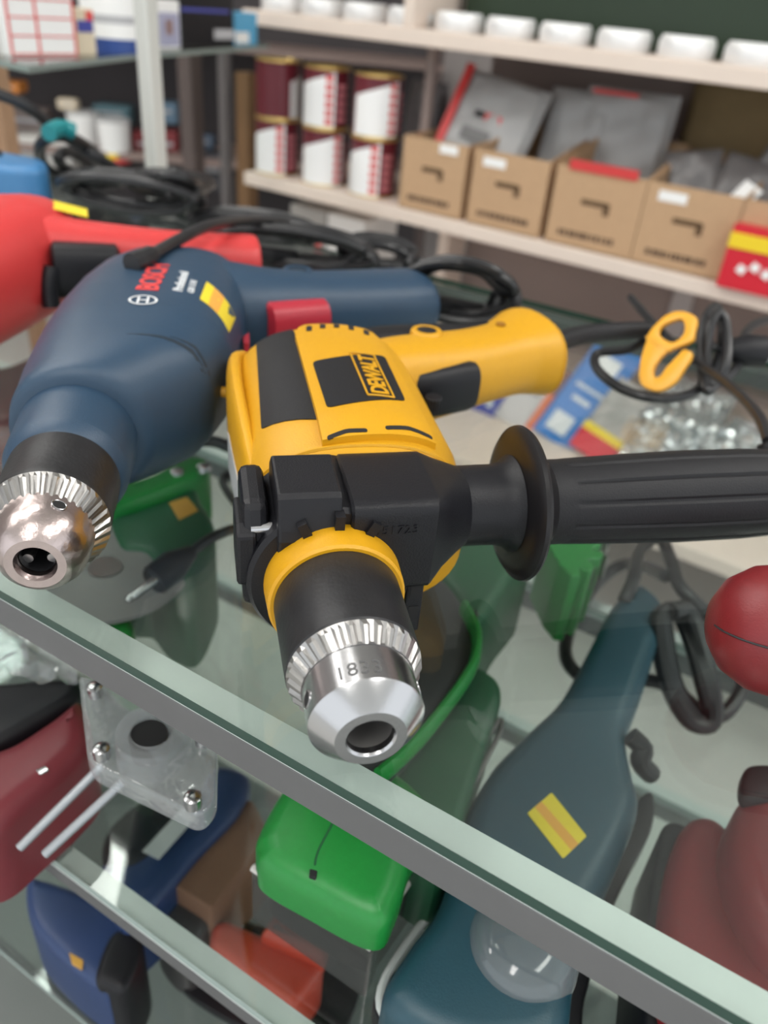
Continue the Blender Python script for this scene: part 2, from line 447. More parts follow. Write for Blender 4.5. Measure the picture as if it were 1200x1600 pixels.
MB().lathe([(60 * MM, 24.6 * MM), (61 * MM, 25.5 * MM), (72 * MM, 26 * MM), (86 * MM, 26 * MM)], (0, 0, AZ * MM), (0, 1, 0), 64).build('nose_ring', M_YEL, DR)

hs = [(97, -29, 56, 4, 55, 2.4), (99, -30, 60, 1, 60, 2.4), (108, -31, 64, 0, 66, 2.4), (114, -31, 65, 0, 71.5, 2.4), (135, -31, 67, 0, 74.5, 2.4), (215, -31, 68, 0, 75.5, 2.4), (238, -29, 67, 1, 74.5, 2.5), (252, -25, 64, 4, 70, 2.5), (260, -18, 58, 10, 62, 2.5), (263, -8, 48, 20, 52, 2.4)]
rs, HF = house(hs)
MB().rings(rs).build('housing', M_YEL, DR)
def P2(l): return [Vector((a * MM, b * MM)) for a, b in l]
patch(rpoly(P2([(-21, 147), (3, 135), (3, 254), (-16, 252)]), .002), HF, .0005, 'rubber_panel', M_RUB, DR)
# raised arch carrying the name plate and the rear vents
arch = P2([(1, 117), (50, 121), (48, 200)]) + [Vector((25 + 23 * math.cos(R(a)), 222 + 26 * math.sin(R(a)))) * MM for a in range(0, 181, 15)]
arch = [Vector((p.x, p.y)) for p in arch]
ao = patch(arch, HF, .0030, 'raised_arch', M_YEL, DR, skirt=.004)
HA = lambda t, s: HF(t, s) + .0030
pl = patch(rpoly(P2([(6, 139), (43, 150), (44, 200), (6, 187)]), .003), HA, .0004, 'name_plate', M_RUB, DR)
def flat_text(ox, oy, dx, hf, off):
    """reads along local +Y (dx>0 tilts), letter tops towards -X"""
    d = Vector((dx, 1)).normalized(); u = Vector((-d.y, d.x))
    def fn(x, y, z):
        q = Vector((ox, oy)) + d * x + u * y
        return Vector((q.x, q.y, hf(q.x, q.y) + off + z))
    return fn
text_mb('DeWALT'.upper(), .0110, flat_text(.0355, .1515, .02, HA, .0007), bold=.0003, spacing=.92, extr=.0002).build('lettering', M_YEL, pl)
fb = MB()
c4 = [(.0375, .1495), (.0375, .1965), (.0255, .1965), (.0255, .1495)]
for i in range(4):
    a, b = Vector(c4[i]), Vector(c4[(i + 1) % 4])
    fb.tube([(*(a.lerp(b, k / 6)), HA(*(a.lerp(b, k / 6))) + .0007) for k in range(7)], .0005, 6, 0)
fb.build('lettering_border', M_YEL, pl)
for i, a in enumerate((-2, -1, 0, 1, 2)):
    t = 25 + a * 7.6; s = 236.5 - abs(a) ** 1.7 * 1.6
    patch(rpoly(P2([(t - 1.8, s - 4), (t + 1.2, s - 4), (t + 2.4, s + 4), (t - .6, s + 4)]), .001), HA, .00015, 'vent_slot', M_HOLE, DR, step=.002, skirt=.0005)
for (a, b, c, d) in ((3, 119, 20, 122.5), (28, 124.5, 49, 125)):
    pts = [(a, b), ((a + c) / 2, (b + d) / 2 + 1.8), (c, d), (c, d - 2.6), ((a + c) / 2, (b + d) / 2 - .9), (a, b - 2.6)]
    patch(rpoly(P2(pts), .0015), HA, .0002, 'vent_slot', M_HOLE, DR, step=.002, skirt=.0005)
# seam and step ring round the front of the housing
for s, w in ((115.5, .0010),):
    r2 = [(p.x, p.y, p.z) for p in [Vector((t * MM, (s + 0) * MM, HF(t * MM, s * MM))) for t in range(-26, 64, 3)]]
    MB().tube(r2, w, 6, 0).build('housing_seam', M_YEL, DR)
# upper spine flange with the rating label
fl = [(-24, 118, 30, 4, 22, 3), (-27, 150, 36, 4.5, 25, 3), (-29, 195, 40, 4.5, 25, 3), (-28, 232, 42, 4.5, 21, 3), (-23, 250, 44, 4, 14, 3)]
MB().rings(path_loft(bez(fl))).build('spine_flange', M_YEL, DR)
MB().box((-.0325, .165, .030), (.0006, .050, .020), rot=Matrix.Rotation(R(3), 3, 'Z')).build('rating_label', mat('grey_label', (.42, .43, .44), .5, var=.3, scale=1500), DR, smooth=False)
MB().lathe([(0, .003), (.004, .0028), (.005, .001)], (-.0325, .236, .040), (-1, 0, .1), 20).build('screw_boss', M_YEL, DR)
# grip
gp = bez([(50, 240, 39, 22, 27, 2.4), (70, 249, 40, 24, 25, 2.5), (95, 260, 40, 25, 23, 2.4), (118, 270, 40, 24.5, 21.5, 2.4), (138, 280, 40, 24.5, 21.5, 2.4), (148, 286, 40, 28, 23, 2.4), (157, 291, 40, 32, 25, 2.4), (162, 293.5, 40, 33.5, 26, 2.4), (166.5, 295, 40, 32, 24.5, 2.4), (169.5, 296, 40, 26, 19, 2.3)])
MB().rings(path_loft(gp)).build('grip', M_YEL, DR)
rb = bez([(38, 262, 40, 13, 24, 2.6), (62, 274, 40, 13.5, 23, 2.6), (95, 286, 40, 12.5, 20, 2.6), (120, 291, 40, 10, 18.5, 2.6), (146, 303, 40, 8, 17, 2.6)])
MB().rings(path_loft(rb)).build('grip_backing', M_RUB, DR)
MB().lathe([(-.006, .0095), (0, .0095), (.0012, .0085), (.0014, .0062), (.0004, .0058)], (.0835, .2645, .0638), (0, 0, 1), 32).build('selector_rim', M_YEL, DR)
MB().lathe([(0, .0059), (.0006, .0058)], (.0835, .2645, .0643), (0, 0, 1), 32).build('lock_button', M_RUB, DR)
MB().lathe([(-.002, .0029), (.0008, .0029)], (.136, .283, .0620), (0, 0, 1), 20).build('screw_hole', mat('dark_yellow_recess', (.30, .13, .005), .7), DR)
tg = bez([(66, 236, 40, 11, 14, 3.2), (69, 235.5, 40, 13, 15.5, 3.2), (85, 240, 40, 13.5, 15.5, 3.2), (102, 246, 40, 13.5, 15.5, 3.2), (106, 247.5, 40, 13, 14.5, 3.2), (107.5, 248, 40, 11, 12, 3.2)], 1)
tr = MB().rings(path_loft(tg)).build('trigger', M_BLK, DR)
kd = []
for j in range(36):
    kd.append(4.6 + (.5 if j % 2 else 0))
b = MB(); rr = []
for h in (-.001, 0, .007, .008):
    k = .85 if h in (-.001, .008) else 1
    rr.append([Vector((.0770 + kd[j] * k * MM * math.cos(2 * PI * j / 36), .2155 + kd[j] * k * MM * math.sin(2 * PI * j / 36), .038 + h)) for j in range(36)])
b.rings(rr).build('speed_dial', M_BLK, tr, smooth=False)
# side handle, clamped round the nose
HS, HZ = 104.0, 48.0
cl = MB()
def clamp_block(t0, t1, prof, mb):
    """prof: (s,z) outline extruded along t"""
    n = len(prof); vs = [Vector((t0, s, z)) * MM for s, z in prof] + [Vector((t1, s, z)) * MM for s, z in prof]
    mb.add(vs, [tuple(range(n)), tuple(range(2 * n - 1, n - 1, -1))] + [(i, (i + 1) % n, n + (i + 1) % n, n + i) for i in range(n)])
prL = [(70, 58), (71, 62), (75, 73), (77, 74.5), (103, 75.5), (109, 70), (110, 40), (74, 40)]
clamp_block(-21, 2.5, prL, cl)
sh = cl.build('side_handle', M_BLK, DR, smooth=False, bevel=.0012)
ar = []
for (t, cs, cz, ha, hb, ex) in ((5.5, 92, 51, 20.5, 19.5, 9), (6.5, 92, 51, 21.5, 20.5, 9), (38, 92.5, 51, 21.5, 20.5, 9), (39, 93, 51, 21.2, 20.3, 9), (46, 98, 49.5, 18.5, 18.6, 5), (53, 101.5, 48.6, 17, 17.2, 3), (58, 103.5, 48, 16.6, 16.6, 2)):
    ar.append([Vector((t, cs + ha * math.copysign(abs(math.cos(2 * PI * j / 48)) ** (2 / ex), math.cos(2 * PI * j / 48)), cz + hb * math.copysign(abs(math.sin(2 * PI * j / 48)) ** (2 / ex), math.sin(2 * PI * j / 48)))) * MM for j in range(48)])
MB().rings(ar).build('clamp_arm', M_BLK, sh, angle=22)
b = MB(); clamp_block(-33, -23.5, [(79, 24), (78, 58), (82, 68), (109, 69), (114, 60), (114, 20), (85, 18)], b); b.build('clamp_jaw', M_BLK, sh, smooth=False, bevel=.003)
b = MB(); clamp_block(-35.5, -28, [(77, 34), (76, 57), (81, 60), (103, 58), (103, 34)], b); b.build('bolt_head', M_BLK, sh, smooth=False, bevel=.0015)
MB().lathe([(0, .0022), (.05, .0022)], (-.030, .0800, .058), (1, 0, 0), 16).build('clamp_bolt', M_STEEL, sh)
# strap around the nose with cooling ribs: a broad ring below the blocks
MB().lathe([(73 * MM, 26 * MM), (73 * MM, 30.5 * MM), (75 * MM, 32 * MM), (112 * MM, 33 * MM), (112 * MM, 28 * MM)], (0, 0, AZ * MM), (0, 1, 0), 64, cap0=False, cap1=False).build('clamp_ring', M_BLK, sh)
for k in (62, 88, 114):
    a = R(k); d = Vector((math.cos(a), 0, math.sin(a))); w = Vector((-math.sin(a), 0, math.cos(a)))
    MB().box(Vector((0, .072, AZ * MM)) + d * .0285, (1, 1, 1), rot=Matrix((d * .006, Vector((0, .006, 0)), w * .0035)).transposed()).build('ring_rib', M_BLK, sh, smooth=False)
b = MB(); clamp_block(30, 37, [(73, 8), (73, 55), (98, 57), (98, 40), (98, 6)], b); b.build('arm_rib', M_BLK, sh, smooth=False, bevel=.0008)
for z in (18, 30, 43):
    b = MB(); clamp_block(31.6, 35.4, [(72.7, z - 3.5), (72.7, z + 3.5), (74, z + 3), (74, z - 3)], b); b.build('rib_window', M_HOLE, sh, smooth=False)
hp = [(36, 16.4), (44, 17), (60, 17), (72, 17.2), (77, 18.2), (80, 21)]
T = lambda pr: [(a * MM, r * MM) for a, r in pr]
HO = (0, HS * MM, HZ * MM)
MB().lathe(T(hp), HO, (1, 0, 0), 48).build('handle_stem', M_BLK, sh)
MB().lathe(T([(80, 10), (80.5, 27), (81.5, 31), (83, 33), (84.5, 33.4), (86, 32.4), (88, 27), (91, 21.8), (95, 18.6), (97, 12)]), HO, (1, 0, 0), 64).build('hand_guard', mat('smooth_black', (.010, .009, .010), .34, spec=.35), sh)
# grip with long flutes
b = MB(); rr = []
gprof = [(92, 18.5), (101, 18.4), (103, 18.4), (105, 18.6), (130, 19.6), (160, 20.6), (190, 20.6), (210, 19.8), (222, 19.3), (223, 18.7)]
for (t, r) in gprof:
    ring = []
    for j in range(120):
        a = 2 * PI * j / 120; u = (math.degrees(a) % 30)
        g = .7 if (103.5 < t < 222 and (u < 3.5)) else 0
        ring.append(Vector((t, HS + (r - g) * math.cos(a), HZ + (r - g) * math.sin(a))) * MM)
    rr.append(ring)
b.rings(rr).build('handle_grip', M_RUB, sh, angle=28)
MB().lathe(T([(223, 18.8), (223.5, 21), (230, 21.5), (236, 20.5), (238, 17)]), HO, (1, 0, 0), 48).build('handle_end_cap', M_BLK, sh)
text_mb('451723', .0052, lambda x, y, z: Vector((.014 + x, .0705 - z, .0590 + y)), extr=.0002, spacing=1.1).build('moulded_number', M_BLK, sh)
# cord with strain relief
iw = DR.matrix_world.inverted()
def loc(o, pts): 
    i = o.matrix_world.inverted(); return [i @ Vector(p) for p in pts]
bpy.context.view_layer.update()
MB().tube([Vector((.160, .2935, .040)), Vector((.172, .2985, .040))] + loc(DR, [at(915, 522, .038), at(1000, 516, .036), at(1030, 518, .034)]), lambda u: .0072 - .001 * u, 14, 4).build('strain_relief', M_RUB, DR)
cordp = [at(1028, 518, .034), at(985, 545, .02), at(935, 552, .012), at(932, 575, .008), at(965, 604, .006), at(1010, 620, .006), at(1060, 621, .006), at(1095, 605, .01),
         at(1122, 560, .024), at(1128, 505, .040), at(1118, 480, .048), at(1102, 500, .044), at(1096, 560, .025), at(1102, 608, .012), at(1118, 600, .014), at(1136, 560, .03),
         at(1134, 505, .045), at(1122, 490, .05), at(1110, 510, .044), at(1104, 560, .026), at(1112, 600, .014), at(1150, 575, .02), at(1165, 520, .03), at(1200, 500, .03), at(1260, 500, .02)]
MB().tube(loc(DR, cordp), .0036, 10, 8).build('power_cord', M_CORD, DR)
kh = MB()
kd0 = (at(1045, 560, .028) - CAM).dot(FWD)
def strip(outer, inner, closed, th=.009):
    """flat moulded strip between two matched outlines, given a real thickness"""
    n = len(outer); vs = []
    for (a, c) in zip(outer, inner):
        for (x, y) in (a, c):
            q = CAM + kd0 * ((x - 600) / FPX * RGT - (y - 800) / FPX * UPV + FWD)
            lean = (y - 560) * -.00012
            vs += [q + FWD * (lean - th / 2) + RGT * -.001, q + FWD * (lean + th / 2) + RGT * .003]
    fs = []
    for i in range(n if closed else n - 1):
        k = (i + 1) % n
        A0, A1, B0, B1 = (4 * i + q for q in range(4)); C0, C1, D0, D1 = (4 * k + q for q in range(4))
        fs += [(A0, C0, D0, B0), (A1, B1, D1, C1), (A0, A1, C1, C0), (B0, D0, D1, B1)]
    if not closed: fs += [(0, 2, 3, 1), (4 * n - 4, 4 * n - 3, 4 * n - 1, 4 * n - 2)]
    kh.add(loc(DR, vs), fs)
def dens(p, closed): return [(q.x, q.y) for q in catmull([Vector((x, y, 0)) for x, y in p], 4, closed)]
strip(dens([(1064, 483), (1082, 486), (1095, 497), (1090, 515), (1085, 531), (1067, 540), (1045, 548), (1025, 545), (1013, 528), (1020, 514), (1029, 504), (1045, 490)], True),
      dens([(1064, 497), (1070, 498), (1073, 503), (1073, 512), (1070, 521), (1062, 530), (1051, 535), (1040, 531), (1033, 522), (1034, 514), (1040, 507), (1052, 501)], True), True)
strip(dens([(1013, 528), (1004, 550), (997, 573), (995, 600), (1008, 612), (1027, 614), (1051, 600), (1066, 580), (1078, 564), (1082, 552)], False),
      dens([(1045, 548), (1032, 560), (1022, 573), (1018, 583), (1019, 592), (1027, 590), (1038, 576), (1050, 564), (1060, 554), (1068, 546)], False), False)
kh.build('chuck_key_holder', mat('amber_plastic', (.70, .33, .012), .4), DR, bevel=.0012)

# ------------------------------------------------------------------ navy drill
ANG_B = math.atan2(.762, -.647)
BD = empty('power_drill', 'navy blue corded drill with red trigger and scuffed silver chuck', 'power drill', mw=frame((-.226 + .0032, .141 + .0027, 0), ANG_B))
bp = [(5, 6.8), (-2, 6.8), (-4, 7.8), (-4, 11), (-3.0, 12.2), (0, 15.2), (5, 17.6), (10, 18.3), (24, 18.6), (24, 12)]
M_PINK = mat('worn_steel', (.50, .42, .405), .28, 1.0, bump=.25, scale=500, var=.18)
cb_ = chuck(BD, AZ, M_PINK, bp, (15.5, 18.4, 22.0, 23.4), [(23, 22.8), (24, 23.4), (28, 23.5), (44, 23.2), (46, 23.6), (57, 23.6), (58.5, 22)], [(64, 11, 18.5), (184, 11, 18.5), (304, 11, 18.5)], 6.6, tx=1.5, teeth=34)
MB().lathe(T([(57, 20), (57.2, 23.2), (58, 24.2), (64, 26.2), (65, 26.6), (104, 27.4)]), (.0015, 0, AZ * MM), (0, 1, 0), 64).build('nose_ring', M_BLUE, BD)
bs = [(96, -27, 31, 7, 67, 2.1), (97.5, -29, 35, 5, 70, 2.15), (101, -29.5, 38, 4, 72.5, 2.2), (112, -29, 50, 2, 75.5, 2.3), (126, -29, 64, 1, 78, 2.5), (142, -28, 68.5, 0, 79.5, 2.7), (160, -27, 74, 0, 80.5, 2.9), (200, -25, 79, 0, 80.5, 3.0), (240, -21, 83, 0, 79.5, 3.0), (270, -16, 84, 1, 78, 2.9), (290, -9, 83, 4, 76, 2.7), (302, -2, 79, 10, 71, 2.5), (310, 8, 67, 20, 61, 2.3)]
rs, HB = house(bs)
MB().rings(rs).build('housing', M_BLUE, BD)
gb = bez([(60, 266, 40, 34, 34, 2.4), (85, 266, 40, 31, 31, 2.4), (105, 270, 40, 28, 28, 2.4), (130, 279, 39, 27, 26, 2.4), (160, 290, 38, 28, 25, 2.4), (185, 302, 37, 30, 24, 2.4), (203, 312, 36, 29.5, 23, 2.4), (209, 314.5, 36, 28.5, 22, 2.4), (212, 316, 36, 24, 19, 2.3)])
MB().rings(path_loft(gb)).build('grip', M_BLUE, BD)
tgb = bez([(94, 242, 40, 10, 15, 3), (96, 243, 40, 14, 17, 3), (115, 250, 40, 14, 16.5, 3), (132, 258, 40, 14, 15.5, 3), (134.5, 259, 40, 10, 12, 3)], 1)
MB().rings(path_loft(tgb)).build('trigger', M_RED2, BD)
patch(rpoly(P2([(80.5, 196), (84, 198), (84, 215), (80.5, 208)]), .001), lambda t, s: max(HB(t, s), .045), .0012, 'direction_switch', M_RED2, BD, step=.002, skirt=.006)
MB().lathe([(-.012, .0100), (0, .0100), (.0008, .009), (.0008, .0068), (-.0008, .0066)], (.118, .283, .0655), (0, 0, 1), 32).build('selector_rim', M_BLUE, BD)
MB().lathe([(-.003, .0066), (-.0002, .0064)], (.118, .283, .0655), (0, 0, 1), 32).build('lock_button', mat('dark_blue_recess', (.012, .022, .035), .5), BD)
text_mb('BOSCH', .0165, flat_text(.0345, .183, .06, HB, .0003), bold=.0004, spacing=.95, extr=.0002).build('lettering', M_PRINTR, BD)
text_mb('Professional', .0075, flat_text(.0475, .186, .05, HB, .0003), bold=.0001, extr=.0002).build('lettering', M_PRINTW, BD)
text_mb('GSB 13 RE', .0050, flat_text(.0535, .187, .05, HB, .0003), extr=.0002).build('lettering', M_PRINTW, BD)
lg = MB(); cx, cy = .0285, .167
def ell(r0, r1):
    n = 40; vs = []
    for r in (r0, r1):
        for j in range(n):
            a = 2 * PI * j / n; x, y = cx + r * math.cos(a), cy + r * math.sin(a); vs.append((x, y, HB(x, y) + .0004))
    return vs, [(j, (j + 1) % n, n + (j + 1) % n, n + j) for j in range(n)]
lg.add(*ell(.0062, .0075))
for (x0, y0, x1, y1) in ((-.0030, -.005, -.0018, .005), (.0018, -.005, .0030, .005), (-.0022, -.0007, .0022, .0007)):
    q = [(cx + x0, cy + y0), (cx + x1, cy + y0), (cx + x1, cy + y1), (cx + x0, cy + y1)]
    lg.add([(x, y, HB(x, y) + .0004) for x, y in q], [(0, 1, 2, 3)])
lg.build('round_emblem', M_PRINTW, BD, smooth=False)
st = patch(P2([(60, 213), (76, 197), (72.5, 172), (57, 182)]), HB, .0004, 'price_sticker', M_STICK, BD, skirt=.0004)
patch(P2([(64.5, 208), (70, 203), (66.5, 176), (61.5, 179)]), HB, .0006, 'sticker_print', M_ORSTRIPE, st, skirt=.0002)
for (pts) in ([(24, 125.5), (40, 129), (55, 130), (61, 126), (61, 123.5), (54, 127), (40, 127)], [(44, 131), (56, 134), (63, 129.5), (62.5, 127.5), (55, 131.8)]):
    patch(P2(pts), HB, .0001, 'vent_slot', mat('dark_blue_recess', (.012, .022, .035), .5), BD, step=.002, skirt=.0004)
bpy.context.view_layer.update()
# its cord runs from the grip into a coil
MB().tube(loc(BD, [at(655, 472, .038), at(700, 478, .028), at(760, 486, .018), at(800, 478, .012)]), lambda u: .008 - .003 * u, 12, 5).build('strain_relief', M_RUB, BD)
def coil(cx, cy, rx, ry, z, turns, rot, jit, zs, seed):
    rnd = random.Random(seed); pts = []
    n = 12
    for k in range(int(turns * n)):
        a = 2 * PI * k / n; t = k // n
        j = 1 + rnd.uniform(-jit, jit)
        x = rx * j * math.cos(a); y = ry * j * math.sin(a)
        pts.append(Vector((cx + x * math.cos(rot) - y * math.sin(rot) + t * .0008, cy + x * math.sin(rot) + y * math.cos(rot), z + zs * t / max(1, turns) + rnd.uniform(0, .004) + .012 * (1 + math.sin(a * 1.0 + seed)) * (t / max(1, turns)))))
    return pts
def loops(cx, cy, rx, ry, turns, rot, z0, dz, seed, jit=.16, n=14):
    """nested loops of a slack coil, higher towards its far side"""
    rnd = random.Random(seed); pts = []; ca, sa = math.cos(R(rot)), math.sin(R(rot))
    for t in range(turns):
        j = 1 - rnd.uniform(0, jit) * 2; k2 = 1 - rnd.uniform(0, jit) * 2.5; ox, oy = rnd.uniform(-8, 8), rnd.uniform(-5, 5)
        for k in range(n):
            a = 2 * PI * k / n; u, v = rx * j * math.cos(a), ry * k2 * math.sin(a)
            h = z0 + dz * (1 - math.sin(a)) / 2 + .002 * t + rnd.uniform(0, .002)
            pts.append(at(cx + ox + u * ca - v * sa, cy + oy + u * sa + v * ca, h))
    return pts
cp = [at(800, 478, .014), at(805, 460, .02)] + loops(715, 452, 92, 46, 9, 8, .008, .045, 3)
MB().tube(loc(BD, cp), .0038, 8, 4).build('power_cord', M_CORD, BD)

# ------------------------------------------------------------------ red drill (partly out of the picture)
RD = empty('power_drill', 'red corded drill with black trigger at the left edge behind the navy drill', 'power drill', mw=frame((-.475, .245, 0), math.atan2(.93, -.37)))
rsec = [(12, -30, 34, 8, 66, 2.1), (16, -36, 40, 3, 74, 2.2), (40, -40, 44, 0, 82, 2.3), (90, -42, 46, 0, 86, 2.4), (135, -40, 46, 0, 86, 2.4), (160, -34, 44, 4, 82, 2.4), (172, -24, 38, 12, 72, 2.3)]
rs, HR = house(rsec)
MB().rings(rs).build('housing', M_RED, RD)
MB().lathe(T([(-40, 10), (-38, 18), (-20, 22), (0, 22), (0, 26), (18, 28)]), (0, 0, .039), (0, 1, 0), 48).build('chuck', M_STEEL2, RD)
gr = bez([(20, 128, 46, 26, 34, 2.4), (45, 138, 46, 23, 28, 2.4), (75, 152, 45, 21, 25, 2.4), (110, 170, 43, 20, 23, 2.4), (145, 188, 41, 21, 23, 2.4), (163, 197, 40, 22, 23, 2.4), (166, 198.5, 40, 18, 19, 2.3)])
MB().rings(path_loft(gr)).build('grip', M_RED, RD)
tgr = bez([(46, 108, 46, 10, 17, 3), (48, 109, 46, 13, 19, 3), (70, 120, 46, 13, 18, 3), (84, 128, 46, 12, 17, 3), (86, 129, 46, 9, 13, 3)], 1)
MB().rings(path_loft(tgr)).build('trigger', M_BLK, RD)
MB().tube([Vector((.050, .092, .025)), Vector((.049, .095, .040)), Vector((.05, .1, .05))], .006, 12, 4).build('lock_lever', M_BLK, RD)
HG = lambda t, s: .0722 - max(0, (t - .04)) * .09
st = patch(P2([(14, 158), (44, 168), (52, 153), (22, 143)]), lambda t, s: max(.0795 - (t - .02) * .22, .05), .0006, 'price_sticker', M_STICK, RD, skirt=.0006)
bpy.context.view_layer.update()
MB().tube(loc(RD, [at(338, 395, .04), at(390, 396, .035), at(460, 402, .025)]), lambda u: .008 - .002 * u, 12, 5).build('strain_relief', M_RUB, RD)
cp = [at(455, 402, .025), at(520, 405, .018)] + loops(460, 385, 135, 36, 9, 8, .008, .03, 5)
MB().tube(loc(RD, cp), .0038, 8, 4).build('power_cord', M_CORD, RD)
# light blue tool end behind it
tl = empty('power_tool', 'light blue plastic tool end behind the red drill at the left edge', 'power tool', at(20, 330, 0))
o = tl.location
b = MB().slab(catmull([at(-70, 330, .0) - o, at(20, 345, .0) - o, at(75, 345, .0) - o, at(82, 330, .0) - o, at(40, 318, 0) - o, at(-70, 300, 0) - o], 6, True), 0, .052, .008)
b.build('housing', mat('sky_blue_plastic', (.05, .19, .40), .4, var=.05), tl)
MB().box((-.03, .0, .054), (.03, .02, .006)).build('switch', M_BLK, tl, smooth=False, bevel=.001)

# loose cables on the counter
def cable(name, lab, pts, r=.0038, n=8, sm=5, cat='cable', m=None):
    b = MB().tube(pts, r, n, sm); c = Vector(pts[0]); b.v = [p - c for p in b.v]
    o = b.build(name, m or M_CORD); o.location = c; return tag(o, lab, cat)
cable('coiled_cable', 'large black cable coil at the left, behind the red drill and below the pale post', loops(205, 299, 116, 27, 10, 8, .006, .035, 11, .14), .0045)
cable('coiled_cable', 'small black cable coil lying at the foot of the pale cabinet post', loops(262, 285, 66, 18, 6, 5, .006, .05, 17), .0045)
cable('coiled_cable', 'low black cable coil left of the navy drill cord, near the back of the glass', loops(590, 396, 66, 28, 6, 8, .006, .02, 23), .0038)
cable('coiled_cable', 'loose black cable coil just behind the end of the red grip', loops(400, 352, 110, 22, 5, 8, .006, .02, 29), .0040)
cable('cable_loop', 'thick black cable arching over the counter at the far left', [at(-60, 130, .115), at(30, 160, .10), at(90, 205, .07), at(150, 245, .05), at(185, 268, .03), at(185, 285, .012), at(120, 285, .012), at(72, 262, .03), at(62, 230, .06), at(85, 212, .075), at(125, 222, .065), at(165, 255, .035), at(180, 280, .01), at(140, 280, .010), at(100, 262, .028), at(92, 244, .045), at(112, 238, .045), at(150, 262, .02)], .0062, 10, 6)
cable('cable', 'black cable with thick sleeve lying across the red drill grip', [at(205, 412, .083), at(235, 400, .083), at(270, 380, .080), at(330, 352, .078), at(400, 345, .06), at(470, 355, .045), at(540, 385, .03), at(590, 412, .012)], lambda u: .0062 if u < .16 else .0040, 10, 6)
tg_ = MB().tube([at(76, 208, .081), at(95, 200, .083), at(115, 206, .079)], .0085, 10, 5); c = at(95, 205, .08); tg_.v = [p - c for p in tg_.v]
o = tg_.build('cable_tie', mat('turquoise_plastic', (.01, .22, .24), .4)); o.location = c; tag(o, 'turquoise tie wrapped round the arching black cable', 'cable tie')

# plugs at the right edge
def plug(lab, p, d, r=.013, ln=.035, cord=None, pin_col=None):
    d = Vector(d).normalized(); e = empty('power_plug', lab, 'plug', p)
    MB().lathe([(0, r * .45), (.004, r * .6), (ln * .5, r), (ln, r * .98), (ln + .002, r * .8)], (0, 0, 0), d, 24).build('plug_body', M_BLK, e)
    u = d.orthogonal().normalized()
    for q in (-1, 1):
        MB().lathe([(ln, .0024), (ln + .017, .0024), (ln + .019, .0014)], u * q * .0062, d, 12).build('pin', M_STEEL, e)
    if cord: MB().tube([Vector(q) - Vector(p) for q in cord], .0033, 8, 5).build('power_cord', M_CORD, e)
    return e
plug('black plug with bright pins just right of the amber key holder', at(1130, 545, .030), RGT * 1 + UPV * -.05 + FWD * .1, .012, .03, [at(1130, 545, .030), at(1112, 540, .031), at(1100, 520, .034)])
plug('black plug at the right edge above the handle end, on a thin cord', at(1200, 690, .036), RGT * .4 - UPV * 1.0, .013, .03, [at(1200, 690, .036), at(1185, 650, .036), at(1140, 602, .030), at(1080, 560, .022), at(1030, 515, .024), at(985, 465, .03)])

# ------------------------------------------------------------------ tools inside the counter
def sl(pts, z): return [at(x, y, z) for x, y in pts]
def slabpart(name, m, parent, pts, ztop, zbot, r=.005, smooth=6, round_=None):
    o = parent.location if parent is not None else Vector((0, 0, 0))
    P = [p - o for p in sl(pts, ztop)]
    C = catmull([Vector((p.x, p.y, 0)) for p in P], smooth, True) if smooth else rpoly(P, round_ or .004)
    return MB().slab(C, zbot - o.z, ztop - o.z, r).build(name, m, parent)
def tooled(name, lab, cat, x, y, z): return empty(name, lab, cat, at(x, y, z))

# teal planer
TP = tooled('planer', 'dark teal power tool with yellow sticker on the shelf under the glass', 'power tool', 870, 1290, S2)
ZT = -.128
slabpart('housing', M_TEAL, TP, [(1000, 905), (1045, 945), (1028, 1010), (1004, 1085), (985, 1140), (994, 1200), (1004, 1250), (975, 1330), (930, 1420), (905, 1520), (880, 1620), (750, 1640), (640, 1600), (600, 1545), (640, 1470), (690, 1400), (720, 1300), (735, 1250), (775, 1185), (830, 1130), (880, 1080), (925, 1000), (960, 935)], ZT, S2 + .014, .012)
slabpart('sole', M_BLK, TP, [(1015, 1235), (1020, 1290), (980, 1370), (945, 1450), (915, 1560), (890, 1660), (720, 1690), (600, 1600), (590, 1545), (650, 1500), (800, 1460), (950, 1300)], S2 + .014, S2, .002)
st = slabpart('price_sticker', M_STICK, TP, [(862, 1238), (917, 1306), (880, 1341), (824, 1270)], ZT + .0006, ZT - .0002, .0002, 0, .001)
st2 = slabpart('sticker_print', M_ORSTRIPE, st, [(846, 1252), (904, 1318), (893, 1328), (836, 1261)], ZT + .0009, ZT + .0003, .0001, 0, .0004)
st2.location = -TP.location
MB().lathe([(-.01, .026), (0, .025), (.006, .021), (.010, .012), (.011, .001)], at(820, 1475, ZT) - TP.location, (0, 0, 1), 32).build('dust_cap', glass('smoky_cap', (.62, .74, .80), .06, .1, .14), TP)
MB().tube([at(985, 1150, -.13) - TP.location, at(1005, 1170, -.135) - TP.location, at(1000, 1190, -.14) - TP.location, at(1018, 1210, -.15) - TP.location], .006, 10, 4).build('guide_knob', M_BLK, TP)
MB().tube([at(975, 940, -.13) - TP.location, at(990, 905, -.12) - TP.location, at(1000, 860, -.12) - TP.location, at(1030, 840, -.125) - TP.location, at(1050, 880, -.12) - TP.location, at(1065, 920, -.12) - TP.location, at(1120, 975, -.14) - TP.location, at(1160, 1040, -.17) - TP.location, at(1150, 1095, -.175) - TP.location, at(1110, 1120, -.178) - TP.location, at(1050, 1075, -.178) - TP.location, at(1000, 1062, -.182) - TP.location, at(930, 1068, -.182) - TP.location, at(885, 1030, -.182) - TP.location, at(895, 970, -.182) - TP.location, at(940, 905, -.18) - TP.location, at(985, 880, -.16) - TP.location, at(1040, 900, -.12) - TP.location], .0052, 10, 6).build('power_cord', M_CORD, TP)
bd = [at(1050, 955, -.12) - TP.location]
